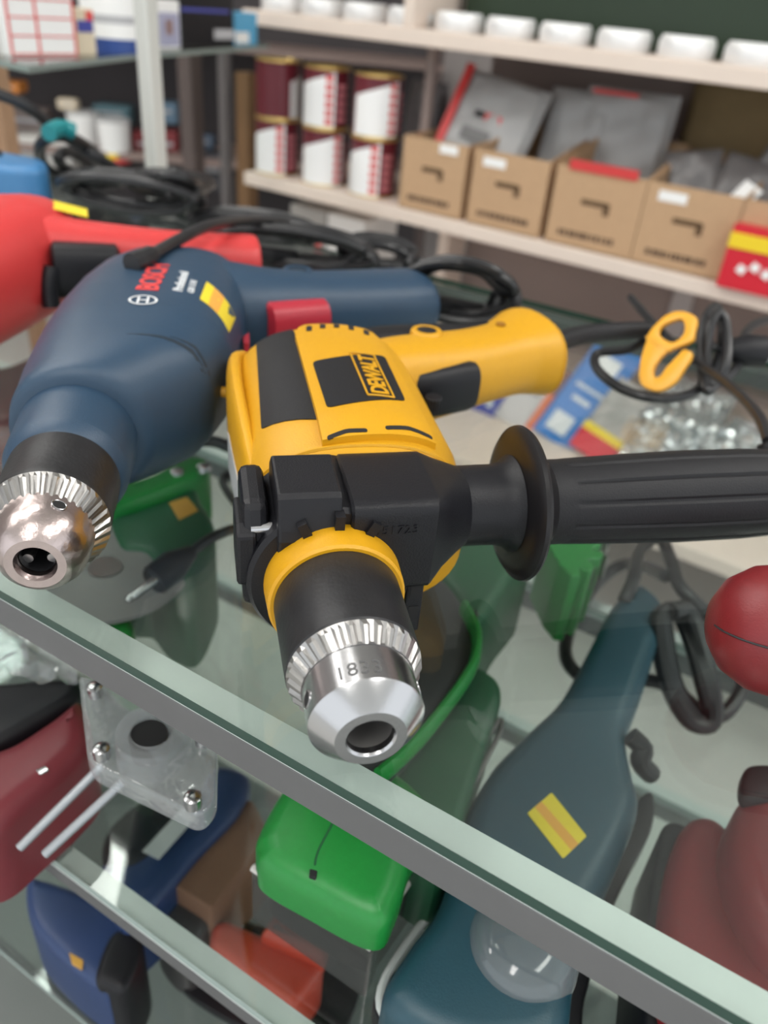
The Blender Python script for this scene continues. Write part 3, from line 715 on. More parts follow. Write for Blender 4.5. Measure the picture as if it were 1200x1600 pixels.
for k in range(3):
    w = 1 - .22 * k
    bd += [at(1050 + 30 * w, 960 + 4 * k, -.125 - .004 * k) - TP.location, at(1085 + 26 * w, 1070, -.155) - TP.location, at(1103 + 10 * w, 1128 - 6 * k, -.175) - TP.location, at(1090 - 14 * w, 1125 - 6 * k, -.175) - TP.location, at(1062 - 20 * w, 1060, -.155) - TP.location, at(1042 - 12 * w, 965, -.125) - TP.location]
MB().tube(bd, .0062, 10, 5).build('bundled_cord', M_CORD, TP)

# red tools at the right
MB().tube([at(x, y, S2 + .02) - TP.location for x, y in ((748, 1330), (700, 1395), (640, 1468), (596, 1545), (612, 1600), (720, 1660))], .0022, 8, 4).build('base_frame', M_ALULT, TP)
RT = tooled('circular_saw', 'dark red tool with black plate under the glass at the right', 'power tool', 1120, 1380, S2)
slabpart('housing', M_RED3, RT, [(1075, 1275), (1110, 1262), (1150, 1290), (1175, 1360), (1200, 1450), (1260, 1600), (1150, 1680), (1050, 1590), (1035, 1470), (1048, 1350)], -.12, S2 + .01, .014)
slabpart('motor_cover', M_RED3, RT, [(1150, 1265), (1175, 1225), (1215, 1205), (1290, 1240), (1330, 1400), (1300, 1500), (1220, 1470), (1170, 1400), (1145, 1320)], -.095, -.125, .012)
slabpart('front_plate', M_BLK, RT, [(1040, 1285), (1075, 1290), (1085, 1330), (1060, 1430), (1060, 1600), (1010, 1600), (1012, 1440), (1025, 1340)], -.135, S2, .004)
slabpart('knob', M_BLK, RT, [(1165, 1200), (1190, 1192), (1220, 1200), (1230, 1235), (1190, 1250), (1162, 1240)], -.092, -.1, .003)
RG = empty('angle_grinder', 'rounded red tool end lying on the glass at the right edge', 'power tool', at(1190, 1000, 0))
cx = at(1215, 985, .028) - RG.location
mx = MB(); rr = []
dirv = (RGT * 1 + UPV * -.2); dirv.z = 0; dirv.normalize()
for (h, r) in ((-.026, .004), (-.0245, .011), (-.019, .019), (-.010, .0245), (.002, .0268), (.02, .0275), (.06, .0265), (.12, .025)):
    rr.append((h, r))
mx.lathe(rr, cx, dirv, 48).build('housing', M_RED3, RG)
mx = MB().lathe([(-.0262, .0002), (-.0248, .0112), (-.019, .0192), (-.010, .0247), (.002, .02695), (.12, .0269)], cx, dirv, 48)
MB().tube([cx + dirv * h + Vector((0, 0, 1)) * .0 + (-dirv.cross(Vector((0, 0, 1)))) * -0 + UPV * 0 + (Vector((0, 0, 1)) * .35 + dirv.cross(Vector((0, 0, 1))) * .93) * r for h, r in rr], .0004, 6, 3).build('seam', M_PRINTK, RG)

# green saw, its clear tray
GT = tooled('chop_saw', 'bright green power tool with curved guard in a tray under the yellow drill', 'power tool', 560, 1300, S2)
slabpart('motor_cover', M_GREEN, GT, [(448, 1215), (404, 1290), (402, 1318), (412, 1345), (480, 1385), (590, 1437), (625, 1395), (645, 1330), (676, 1268), (668, 1238), (610, 1190), (520, 1150)], -.105, -.130, .010)
slabpart('lower_body', M_BLK, GT, [(470, 1230), (425, 1300), (440, 1340), (585, 1420), (600, 1375), (600, 1320), (540, 1270)], -.130, S2 + .003, .004)
slabpart('cover_slot', M_HOLE, GT, [(484, 1357), (496, 1360), (494, 1372), (483, 1368)], -.1046, -.108, .0003, 0, .0006)
MB().tube([at(x, y, -.1049) - GT.location for x, y in ((532, 1262), (515, 1295), (497, 1330), (492, 1352))], .0005, 6, 4).build('cover_seam', M_GREEND, GT)
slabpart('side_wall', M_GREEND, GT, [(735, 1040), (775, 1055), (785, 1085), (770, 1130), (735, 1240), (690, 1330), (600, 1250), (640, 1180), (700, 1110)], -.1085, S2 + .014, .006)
rimp = [(590, 1215), (620, 1190), (660, 1150), (700, 1100), (728, 1060), (742, 1030), (744, 990), (725, 950)]
MB().tube([at(x, y, -.078) - GT.location for x, y in rimp], .0030, 10, 6, flat=2.2).build('guard_rim', M_GREEN, GT)
slabpart('guard_plate', mat('dull_grey_plate', (.055, .055, .058), .5, .3, var=.2, scale=120), GT, [(560, 1210), (640, 1160), (700, 1090), (738, 1030), (740, 985), (722, 945), (690, 905), (640, 890), (560, 950), (500, 1080)], -.082, -.1, .002)
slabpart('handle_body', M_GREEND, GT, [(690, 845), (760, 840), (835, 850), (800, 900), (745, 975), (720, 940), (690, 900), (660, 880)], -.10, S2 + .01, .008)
slabpart('vented_end', M_GREEN, GT, [(850, 835), (900, 828), (938, 836), (941, 850), (925, 856), (944, 862), (940, 872), (918, 872), (930, 884), (922, 894), (905, 886), (908, 900), (893, 900), (874, 880)], -.10, -.16, .002, 0, .0015)
for k, (x, y) in enumerate(((936, 855), (934, 877), (914, 895))): MB().box(at(x, y, -.118) - GT.location, (.016, .003, .02), rot=Matrix.Rotation(R(-25), 3, 'Z')).build('cooling_fin', M_STEEL2, GT, smooth=False)
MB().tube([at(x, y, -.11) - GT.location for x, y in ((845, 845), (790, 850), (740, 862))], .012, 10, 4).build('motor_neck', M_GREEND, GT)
slabpart('lever', M_BLK, GT, [(728, 960), (738, 950), (748, 958), (742, 985), (732, 990)], -.085, -.11, .002)
cable('wire_bail', 'thin grey wire bail leaning beside the green tool under the glass', [at(712, 1280, -.12), at(745, 1215, -.12), at(778, 1150, -.12), at(784, 1128, -.12), at(776, 1130, -.12), at(740, 1190, -.12), at(700, 1270, -.12)], .0015, 8, 5, 'wire', mat('dull_wire', (.16, .15, .145), .45, .5))
TR = tooled('plastic_tray', 'clear plastic tray with pale rim around the green tool', 'tray', 520, 1400, S2)
def trw(name, pts, z0, z1, m):
    o = TR.location; b = MB()
    for (x0, y0), (x1, y1) in zip(pts[:-1], pts[1:]):
        a, c = at(x0, y0, z1) - o, at(x1, y1, z1) - o
        d = (c - a).normalized(); w = d.cross(Vector((0, 0, 1))) * .0008
        b.add([(p.x + s * w.x, p.y + s * w.y, z - o.z) for p in (a, c) for s in (-1, 1) for z in (z0, z1)], [(0, 1, 3, 2), (4, 6, 7, 5), (0, 4, 5, 1), (2, 3, 7, 6), (0, 2, 6, 4), (1, 5, 7, 3)])
    return b.build(name, m, TR, smooth=False)
tp = [(395, 1355), (580, 1480), (600, 1430), (662, 1345)]
trw('side_wall', tp, S2, -.145, glass('smoky_clear_plastic', (.55, .53, .51), .05, .05, .03))
MB().tube([at(x, y, -.145) - TR.location for x, y in tp], .0022, 8, 0).build('rim', mat('pale_rim', (.55, .53, .50), .4), TR)
MB().slab(rpoly([at(x, y, S2) - TR.location for x, y in ((395, 1355), (590, 1478), (680, 1330), (500, 1210))], .004), 0, .003, .001).build('base', mat('smoky_plastic', (.05, .045, .045), .3), TR)

# orange red tool
OT = tooled('power_tool', 'orange red plastic tool case low at the bottom, left of the clear tray', 'power tool', 420, 1500, S3)
M_ORG = mat('orange_red_plastic', (.46, .05, .025), .4, var=.08)
slabpart('housing', M_ORG, OT, [(330, 1440), (352, 1432), (405, 1455), (509, 1500), (500, 1525), (458, 1575), (390, 1530), (325, 1482)], -.325, S3 + .004, .008, 0, .008)
slabpart('raised_cap', M_ORG, OT, [(434, 1416), (516, 1470), (508, 1500), (405, 1456)], -.312, -.33, .008, 0, .004)
slabpart('dark_base', M_BLK, OT, [(300, 1440), (345, 1430), (530, 1490), (560, 1560), (480, 1640), (280, 1540)], S3 + .006, S3, .001)

# blue jigsaw on the lowest shelf
JT = tooled('jigsaw', 'blue jigsaw with black foot on the lowest shelf at the left', 'power tool', 180, 1430, S3)
M_JB = mat('royal_blue_plastic', (.018, .042, .125), .42, var=.12)
slabpart('housing', M_JB, JT, [(40, 1372), (70, 1370), (150, 1400), (215, 1440), (190, 1500), (172, 1545), (150, 1538), (100, 1500), (48, 1440)], -.31, S3 + .01, .008)
slabpart('handle', M_JB, JT, [(330, 1195), (388, 1205), (375, 1260), (310, 1330), (240, 1410), (190, 1440), (160, 1370), (150, 1350), (210, 1330), (290, 1270)], -.29, S3 + .02, .010)
slabpart('foot_plate', M_BLK, JT, [(175, 1455), (215, 1450), (222, 1490), (195, 1545), (165, 1540), (148, 1520)], -.305, S3, .006)
slabpart('price_sticker', mat('ochre_sticker', (.55, .30, .05), .5), JT, [(108, 1488), (130, 1500), (128, 1515), (112, 1505)], -.3094, -.311, .0002, 0, .0008)
slabpart('motor_end', M_BLK, JT, [(170, 1285), (230, 1240), (265, 1250), (280, 1280), (215, 1345), (160, 1340)], -.285, S3 + .02, .01)
LS = slabpart('paper_label', mat('grey_paper', (.45, .46, .46), .7, var=.1, scale=400), None, [(285, 1262), (305, 1278), (248, 1343), (222, 1330)], -.282, -.2824, .0001, 0, .0008)
tag(LS, 'narrow pale paper label lying on the blue jigsaw handle', 'label')

# clear acrylic block and rods
AC = tooled('router_base', 'clear acrylic tool base with round dark hole below the counter rim', 'tool base', 235, 1160, -.09)
slabpart('plate', M_ACRYL, AC, [(122, 1052), (150, 1062), (340, 1155), (337, 1250), (312, 1276), (148, 1196), (136, 1180)], -.084, -.096, .002, 0, .006)
for x, y in ((150, 1085), (160, 1182), (302, 1258), (318, 1160)):
    MB().lathe([(0, .004), (.006, .004), (.007, .0025)], at(x, y, -.084) - AC.location, (0, 0, 1), 20).build('screw', M_STEEL, AC)
MB().lathe([(-.014, .009), (.003, .010), (.003, .017), (-.014, .018)], at(238, 1148, -.084) - AC.location, (0, 0, 1), 32, cap0=False, cap1=False).build('collar', M_ACRYL, AC)
MB().lathe([(-.012, .0092), (.0012, .0092)], at(232, 1150, -.084) - AC.location, (0, 0, 1), 28).build('centre_hole', M_HOLE, AC)
for k, (a, c, lab) in enumerate((((30, 1325), (160, 1196), 'left of two thin steel rods below the acrylic base'), ((70, 1335), (192, 1222), 'right of two thin steel rods below the acrylic base'))):
    p, q = at(*a, -.14), at(*c, -.115); b = MB().lathe([(0, .0024), ((q - p).length, .0024)], (0, 0, 0), q - p, 14); o = b.build('guide_rod', mat('grey_rod', (.36, .38, .40), .35, .6)); o.location = p; tag(o, lab, 'rod')
RL = tooled('sander', 'dark red tool seen under the counter rim at the far left', 'power tool', 60, 1210, S2)
slabpart('housing', mat('dull_red_plastic', (.16, .022, .03), .4, var=.1), RL, [(-90, 1170), (0, 1160), (70, 1120), (125, 1085), (140, 1150), (100, 1200), (40, 1250), (-30, 1300), (-110, 1290)], -.13, S2, .012)
slabpart('dark_housing', M_BLK, RL, [(-90, 1080), (20, 1060), (120, 1055), (118, 1085), (60, 1125), (-20, 1165), (-90, 1170)], -.135, S2, .008)
slabpart('badge', M_STEEL, RL, [(56, 1203), (70, 1196), (76, 1202), (62, 1210)], -.1295, -.131, .0002, 0, .0005)
CP = tooled('clear_packet', 'crumpled clear plastic packet under the rim at the far left', 'packet', 40, 1020, -.13)
b = MB(); o = CP.location
nx, ny = 12, 8; grid = []
for i in range(nx + 1):
    for j in range(ny + 1):
        p = at(-60 + 180 * i / nx, 975 + 75 * j / ny + 20 * i / nx, -.11) - o
        grid.append(p + Vector((0, 0, random.uniform(-.005, .005))))
b.add(grid, [(i * (ny + 1) + j, (i + 1) * (ny + 1) + j, (i + 1) * (ny + 1) + j + 1, i * (ny + 1) + j + 1) for i in range(nx) for j in range(ny)])
b.build('film', M_ACRYL, CP, smooth=False)

# green grinder under the navy drill
GG = tooled('angle_grinder', 'green power tool with orange sticker under the glass between the two drills', 'power tool', 260, 800, S2)
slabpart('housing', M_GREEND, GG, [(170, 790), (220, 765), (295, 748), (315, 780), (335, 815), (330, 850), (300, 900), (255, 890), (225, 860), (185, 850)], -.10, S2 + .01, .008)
slabpart('neck', M_GREEN, GG, [(160, 760), (230, 740), (290, 710), (325, 715), (320, 735), (270, 760), (200, 785), (160, 790)], -.09, -.14, .008)
slabpart('price_sticker', mat('orange_sticker', (.55, .28, .04), .5, var=.1), GG, [(264, 785), (292, 776), (310, 797), (280, 812)], -.0994, -.1005, .0002, 0, .001)
for x, y in ((277, 742), (318, 734)): MB().lathe([(0, .006), (.004, .005), (.005, .002)], at(x, y, -.092) - GG.location, (0, 0, 1), 20).build('screw', M_STEEL, GG)
slabpart('fin_grip', M_GREEN, GG, [(100, 870), (130, 860), (165, 905), (205, 965), (205, 1000), (170, 990), (130, 940), (95, 900)], -.11, S2 + .02, .006)
DS = tooled('cutting_disc', 'flat grey cutting disc resting under the navy chuck, below the glass', 'disc', 165, 890, -.105)
c = at(165, 890, -.105)
MB().lathe([(-.0015, .054), (.0015, .054)], (0, 0, 0), (0, 0, 1), 56).build('disc_body', mat('grey_abrasive', (.19, .185, .18), .7, var=.25, scale=90), DS)
MB().lathe([(.001, .011), (.0025, .011)], (0, 0, 0), (0, 0, 1), 32).build('hub', M_STEEL2, DS)
pg = plug('black plug on a cord under the glass, left of the yellow drill clamp', at(300, 862, -.075), (at(250, 900, -.08) - at(300, 862, -.075)), .010, .03,
          [at(300, 862, -.075), at(335, 838, -.07), at(385, 820, -.07), at(450, 800, -.08), at(420, 790, -.09), at(385, 800, -.1), at(360, 775, -.1), at(348, 750, -.1), at(362, 742, -.1), at(385, 760, -.1), at(410, 780, -.1)])
cable('cable', 'short black cable under the glass behind the yellow drill flange', [at(300, 690, -.06), at(335, 690, -.06), at(375, 706, -.06), at(420, 730, -.06)], .0045)
# things under the glass at the far left
LT = tooled('power_tool', 'dark grey tool under the glass between the red and navy drills', 'power tool', 20, 600, S2)
slabpart('housing', mat('charcoal_plastic', (.04, .037, .037), .5, var=.2), LT, [(-80, 590), (10, 570), (75, 545), (95, 575), (40, 640), (-20, 650), (-80, 640)], -.12, S2, .008)
slabpart('clear_cover', M_ACRYL, LT, [(-60, 640), (20, 630), (50, 650), (20, 690), (-60, 700)], -.13, S2, .006)
bx = slabpart('carton', mat('brown_carton', (.20, .10, .06), .85, var=.15, scale=60), None, [(300, 1240), (395, 1250), (420, 1300), (330, 1420), (250, 1370), (230, 1330)], -.30, S3, .002, 0, .003)
tag(bx, 'brown cardboard carton low in the counter between blue and green tools', 'carton')
PN = slabpart('sander_plate', mat('charcoal_plastic', (.04, .037, .037), .5), None, [(240, 1420), (300, 1380), (330, 1420), (300, 1480), (262, 1470)], -.32, S3, .006)
tag(PN, 'small dark grey tool part beside the blue jigsaw', 'tool part')

# ------------------------------------------------------------------ shelving behind, right
RK = empty('shelf_rack', 'cream wooden shelf rack with taupe back behind the counter', 'shelving', (-.627, 1.629, FZ), R(-3))
bpy.context.view_layer.update()
RW = RK.matrix_world.copy(); RI = RW.inverted()
ZS = (-.19, .155, -.545)      # undersides
def rl(x, y, z): return RW @ Vector((x, y, z - FZ))
def rbox(c, d, name, m, bevel=.003): return MB().box((c[0], c[1], c[2] - FZ), d).build(name, m, RK, smooth=False, bevel=bevel)
for z in (-.185, .165): rbox((.17, .19, z), (1.86, .38, .03), 'shelf_board', M_SHELF)
rbox((.17, .02, -.535), (1.86, .74, .03), 'shelf_board', M_SHELF)
rbox((.42, .395, -.02), (1.44, .02, 1.85), 'back_panel', M_BACK)
rbox((-.31, .19, .35), (.025, .37, .34), 'upright', M_SHELF)
rbox((-.31, .12, -.0), (.02, .02, .30), 'upright', M_BACK)
rbox((1.09, .19, -.0), (.025, .38, 1.9), 'upright', M_SHELF)
rbox((-.30, .30, -.36), (.03, .10, .32), 'upright', M_SHELF)
rbox((.30, .385, -.36), (.05, .02, .32), 'upright', mat('pale_strip', (.5, .46, .45), .7))
ST0 = -.17; ST1 = .18; ST2 = -.52
def rp(px, py, yl, z=None):
    """rack-local x where a pixel column meets local depth yl on a shelf of height z"""
    d = (px - 600) / FPX * RGT - (py - 800) / FPX * UPV + FWD
    o = RI @ CAM; dl = RI.to_3x3() @ d
    t = (yl - o.y) / dl.y
    return o + dl * t
# cardboard boxes
def carton(px, w, h, d, lab, yl=.015, flap=0.5, label=False, z=ST0, red=False):
    x = rp(px, 330, yl).x
    e = empty('cardboard_box', lab, 'box', rl(x, yl, z), R(-3), 'open cardboard boxes on the middle shelf')
    t = .004
    MB().box((0, t / 2, h / 2), (w, t, h)).build('front_panel', M_CARD, e, smooth=False)
    for sd in (-1, 1):
        b = MB(); xs = sorted((sd * w / 2, sd * (w / 2 - t)))
        b.add([(q, y, zz) for q in xs for (y, zz) in ((t, 0), (t, h), (d, h * (1 + flap)), (d, 0))], [(0, 1, 2, 3), (7, 6, 5, 4), (0, 4, 5, 1), (1, 5, 6, 2), (2, 6, 7, 3), (3, 7, 4, 0)])
        b.build('side_panel', M_CARD, e, smooth=False)
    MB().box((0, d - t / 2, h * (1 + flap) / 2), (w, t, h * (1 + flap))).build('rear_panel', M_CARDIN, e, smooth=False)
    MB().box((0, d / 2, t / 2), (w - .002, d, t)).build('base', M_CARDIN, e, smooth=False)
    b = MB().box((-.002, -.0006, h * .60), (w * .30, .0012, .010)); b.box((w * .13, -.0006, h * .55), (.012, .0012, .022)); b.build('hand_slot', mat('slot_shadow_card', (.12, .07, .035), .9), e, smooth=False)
    b = MB(); rnd = random.Random(int(px)); xx = -w * .36
    while xx < w * .30:
        ww = rnd.uniform(.004, .010); b.box((xx + ww / 2, -.0005, h * .17), (ww, .001, .011)); xx += ww + rnd.uniform(.001, .005)
    b.build('printed_line', mat('brown_print', (.09, .05, .03), .8), e, smooth=False)
    if label: MB().box((-w * .22, -.0006, h * .86), (w * .30, .001, .018)).build('white_label', M_WHITE, e, smooth=False)
    if red: MB().box((.002, -.001, h + .004), (w * .75, .006, .018)).build('red_strip', M_RED, e, smooth=False)
    return e
carton(669, .160, .150, .20, 'open cardboard box below the red and grey packet, beside the paint cans', label=False, flap=.05)
MB().box((.035, -.0012, .137), (.045, .001, .018)).build('white_label', M_WHITE, bpy.data.objects['cardboard_box'], smooth=False)
carton(787, .172, .150, .24, 'open cardboard box with white label, second from the paint cans', label=True, flap=.25)
carton(928, .185, .150, .24, 'open cardboard box with red strip along its front rim', flap=.3, red=True)
carton(1080, .180, .150, .24, 'open cardboard box filled with clear bags at the right', label=True, flap=.25)
carton(1245, .18, .150, .24, 'cardboard box cut by the right edge behind the red and yellow carton', flap=.2)
# what the boxes hold
def packet(name, lab, cat, px, py, yl, w, h, th, m, tilt=R(15), z=ST0 + .02, roll=0, extras=None, group=None):
    p = rp(px, py, yl)
    e = empty(name, lab, cat, rl(p.x, yl, z), R(-3), group)
    rot = Matrix.Rotation(-tilt, 4, 'X') @ Matrix.Rotation(roll, 4, 'Y')
    b = MB(); N_ = 14; rnd = random.Random(int(px * 7 + py)); vs = []
    ph = [rnd.uniform(0, 6) for _ in range(4)]
    for sg in (1, -1):
        for i in range(N_ + 1):
            for j in range(N_ + 1):
                u, v = i / N_ * 2 - 1, j / N_ * 2 - 1
                k = ((1 - u ** 6) * (1 - v ** 6)) ** .5
                wr = .12 * math.sin(5 * u + 3 * v + ph[0]) + .10 * math.sin(9 * v - 4 * u + ph[1]) + .06 * math.sin(15 * u + ph[2])
                vs.append((u * w / 2, (v + 1) / 2 * h, sg * th / 2 * k * (1 + (wr if m.name != 'white_paint' else 0))))
    fs = []; o2 = (N_ + 1) ** 2
    for i in range(N_):
        for j in range(N_):
            q = (i * (N_ + 1) + j, (i + 1) * (N_ + 1) + j, (i + 1) * (N_ + 1) + j + 1, i * (N_ + 1) + j + 1)
            fs += [q, tuple(k + o2 for k in reversed(q))]
    b.add(vs, fs)
    b.xf(rot @ Matrix.Rotation(PI / 2, 4, 'X')); b.build('pouch', m, e)
    for (nm, x0, y0, x1, y1, mm) in (extras or []):
        q = MB().box(((x0 + x1) / 2 * w, (y0 + y1) / 2 * h, th / 2 * 1.08 + .0006), ((x1 - x0) * w, (y1 - y0) * h, .0012)); q.xf(rot @ Matrix.Rotation(PI / 2, 4, 'X')); q.build(nm, mm, e, smooth=False)
    return e
M_PACK = mat('grey_film', (.42, .42, .42), .35, bump=.5, scale=40, var=.15)
M_PACKD = mat('smoky_film', (.16, .15, .15), .3, bump=.8, scale=40, var=.35)
packet('packet', 'grey packet with red edge leaning in the box beside the paint cans', 'packet', 735, 250, .10, .21, .22, .05, M_PACK, R(24), ST0 + .07, R(8),
       [('red_side', -.5, 0, -.40, 1, M_RED), ('red_print', -.05, .55, .15, .62, M_PRINTR), ('dark_print', -.18, .56, -.06, .62, M_PRINTK), ('dark_print', -.25, .33, .10, .45, mat('grey_print', (.2, .2, .2), .6))])
packet('packet', 'dull grey packet standing at the back of the second box', 'packet', 880, 270, .20, .15, .22, .05, M_PACK, R(10), ST0 + .05)
packet('packet', 'wide silver grey packet standing behind the red stripped box', 'packet', 960, 260, .22, .20, .21, .05, M_PACK, R(6), ST0 + .07, 0, [('red_print', -.4, .93, .1, .97, M_PRINTR)])
packet('packet', 'tan paper packet at the back above the clear bags', 'packet', 1130, 270, .33, .22, .2, .04, mat('tan_paper', (.24, .17, .08), .8, var=.1), R(5), ST0 + .13)
for k, (px, yl, w, h, t, ln) in enumerate(((1075, .10, .11, .16, R(20), R(-12)), (1130, .08, .12, .17, R(28), R(8)), (1165, .13, .12, .20, R(15), R(18)))):
    packet('clear_bag', ['smoky clear bag at the left of the rightmost bag filled box', 'smoky clear bag in the middle of the bag filled box', 'smoky clear bag leaning right in the bag filled box'][k], 'bag', px, 330, yl, w, h, .03, M_PACKD, t, ST0 + .05, ln)
packet('strip', 'white strip poking from the bag filled box', 'strip', 1120, 330, .03, .04, .10, .006, M_WHITE, R(35), ST0 + .09, R(25))
e = empty('carton', 'red and yellow printed carton on the middle shelf at the right edge', 'carton', rl(rp(1195, 410, -.02).x, -.02, ST0), R(-3))
MB().box((0, .03, .055), (.14, .055, .11)).build('box_body', mat('bright_red_card', (.62, .012, .03), .45), e, smooth=False, bevel=.001)
MB().box((0, .001, .085), (.141, .003, .026)).build('yellow_band', mat('bright_yellow_card', (.85, .62, .02), .45), e, smooth=False)
b = MB()
for k in range(4): b.box((-.035 + k * .022, .0005, .038 + (k % 2) * .008), (.015, .002, .014), rot=Matrix.Rotation(R(25), 3, 'Y'))
b.build('white_print', M_WHITE, e, smooth=False)

# paint cans
M_MAR = mat('maroon_print', (.13, .012, .022), .35, var=.2, scale=40)
M_GOLD = mat('gold_rim', (.75, .55, .20), .3, .8)
M_LAB = mat('white_label_print', (.89, .89, .89), .4)
def can(px, yl, z, rot, lab):
    x = rp(px, 220, yl).x; r, h = .054, .122
    e = empty('paint_can', lab, 'paint can', rl(x, yl, z), R(-3) + rot, 'paint cans on the middle shelf')
    MB().lathe([(0, r), (h, r)], (0, 0, 0), (0, 0, 1), 40).build('can_body', M_MAR, e)
    MB().lathe([(h - .002, r - .002), (h + .002, r + .0022), (h + .005, r + .0015), (h + .005, r - .006), (h + .001, r - .008), (h + .001, .002)], (0, 0, 0), (0, 0, 1), 40).build('lid', M_GOLD, e)
    MB().lathe([(-.0, r), (.001, r + .0018), (.004, r + .001)], (0, 0, 0), (0, 0, 1), 40).build('bottom_rim', M_GOLD, e)
    def arc(a0, a1, z0, z1, rr, cut=0):
        n = 14; vs = []
        for i in range(n + 1):
            a = R(a0 + (a1 - a0) * i / n); zt = z1 - (cut * (1 - i / n) if cut else 0)
            for zz in (z0, max(z0 + .002, zt)): vs.append((rr * math.sin(a), -rr * math.cos(a), zz))
        return vs, [(2 * i, 2 * i + 2, 2 * i + 3, 2 * i + 1) for i in range(n)]
    MB().add(*arc(-92, 26, .004, h - .004, r + .0006, .035)).build('label', M_LAB, e)
    b = MB()
    for k in range(6): b.add(*arc(2, 20, .010 + k * .018, .022 + k * .018, r + .0012))
    b.build('label_print', M_PRINTR, e)
    b = MB()
    for k in range(5): b.add(*arc(32, 62, .016 + k * .017, .026 + k * .017, r + .0010))
    b.build('pale_print', mat('pink_print', (.65, .22, .25), .5), e)
    return e
for row, z in ((0, ST0), (1, ST0 + .127)):
    for k, (px, rot) in enumerate(((434, R(34 if row == 0 else 165)), (508, R(32 if row else 60)), (586, R(62 if row else 24)))):
        yl = .075
        can(px, yl + .004 * row, z, rot, ['bottom', 'top'][row] + [' paint can at the left end of the middle shelf stack', ' paint can in the middle of the stack of six', ' paint can nearest the cardboard boxes'][k])
packet('packet', 'grey wrapped packet standing between paint cans and boxes', 'packet', 660, 200, .24, .10, .24, .06, mat('grey_wrap', (.24, .23, .24), .5, var=.2), R(4), ST0)

# upper shelf: row of tins under a dark green case
for k in range(13):
    x = -.70 + k * .118
    h = .030
    e = empty('tin', '', 'tin', rl(x, .075, ST1), R(-3), 'row of pale tins on the upper shelf')
    MB().lathe([(0, .048), (.003, .050), (h - .004, .050), (h, .048)], (0, 0, 0), (0, 0, 1), 32).build('tin_body', mat('silver_tin', (.80, .80, .80), .35, .3), e)
    MB().lathe([(h, .046), (h + .004, .046), (h + .005, .043)], (0, 0, 0), (0, 0, 1), 32).build('lid', M_WHITE, e)
    e['label'] = 'one of the row of low pale tins along the upper shelf edge'
e = empty('storage_case', 'long dark green case above the row of pale tins at the top', 'case', rl(.30, .20, ST1), R(-3))
MB().box((0, .08, .12), (1.15, .22, .24)).build('case_body', mat('dark_green_paint', (.012, .03, .012), .5, var=.3, scale=20), e, smooth=False, bevel=.01)
MB().box((.30, -.035, .115), (.5, .02, .03)).build('green_band', mat('lime_paint', (.10, .42, .02), .5), e, smooth=False, bevel=.004)

# lowest shelf: hanging cards and bags seen through the counter glass
M_NB = mat('indigo_card', (.06, .07, .33), .45)
M_CB = mat('azure_card', (.04, .20, .55), .4)
M_OR = mat('orange_card', (.80, .18, .06), .5)
def lowp(name, lab, px, py, w, h, m, roll=0, tilt=R(35), ex=None, cat='packet', th=.012, z=ST2, yl=-.26):
    return packet(name, lab, cat, px, py, yl, w, h, th, m, tilt, z, roll, ex)
spots = [('blue_card', M_NB), ]
lowp('packet', 'indigo blister card lowest left under the drill trigger', 735, 630, .14, .15, M_NB, R(12), R(40), [('white_dot', -.35 + .28 * (k % 3), .15 + .3 * (k // 3), -.25 + .28 * (k % 3), .25 + .3 * (k // 3), M_PRINTW) for k in range(9)], yl=-.13)
lowp('packet', 'pale grey blister card between the indigo and orange cards', 795, 645, .075, .16, mat('pale_card', (.55, .52, .52), .5, var=.2, scale=30), R(12), R(40), [('dark_print', -.3, .5, .3, .75, mat('grey_print', (.2, .2, .2), .6))], yl=-.14)
lowp('packet', 'orange blister card under the yellow grip end', 808, 670, .07, .15, M_OR, R(12), R(38), [('brown_print', -.5, .62, .5, 1, mat('brown_card', (.22, .10, .08), .6))], yl=-.13)
lowp('packet', 'tall azure blister card with white shapes beside the cord', 868, 665, .105, .24, M_CB, R(14), R(36), [('white_shape', -.25, .72, .25, .86, M_WHITE), ('white_shape', -.2, .40, .2, .44, M_PRINTW), ('white_shape', -.3, .08, .15, .26, M_PRINTW), ('pale_line', -.3, .52, .35, .55, M_PRINTW)], yl=-.15)
lowp('packet', 'clear bag of fittings with red and yellow header under the cord loop', 938, 690, .13, .17, mat('bag_of_parts', (.40, .38, .36), .3, bump=.9, scale=60, var=.4), R(14), R(36), [('yellow_band', -.5, .26, .5, .36, mat('bright_yellow_card', (.85, .62, .02), .45)), ('red_band', -.5, 0, .5, .26, mat('bright_red_card', (.62, .012, .03), .45))], yl=-.17)
M_BOLT = mat('bag_of_bolts', (.42, .44, .44), .22, .6, bump=1.0, scale=110, var=.9)
for n_ in M_BOLT.node_tree.nodes:
    if n_.type == 'BUMP': n_.inputs['Distance'].default_value = .012
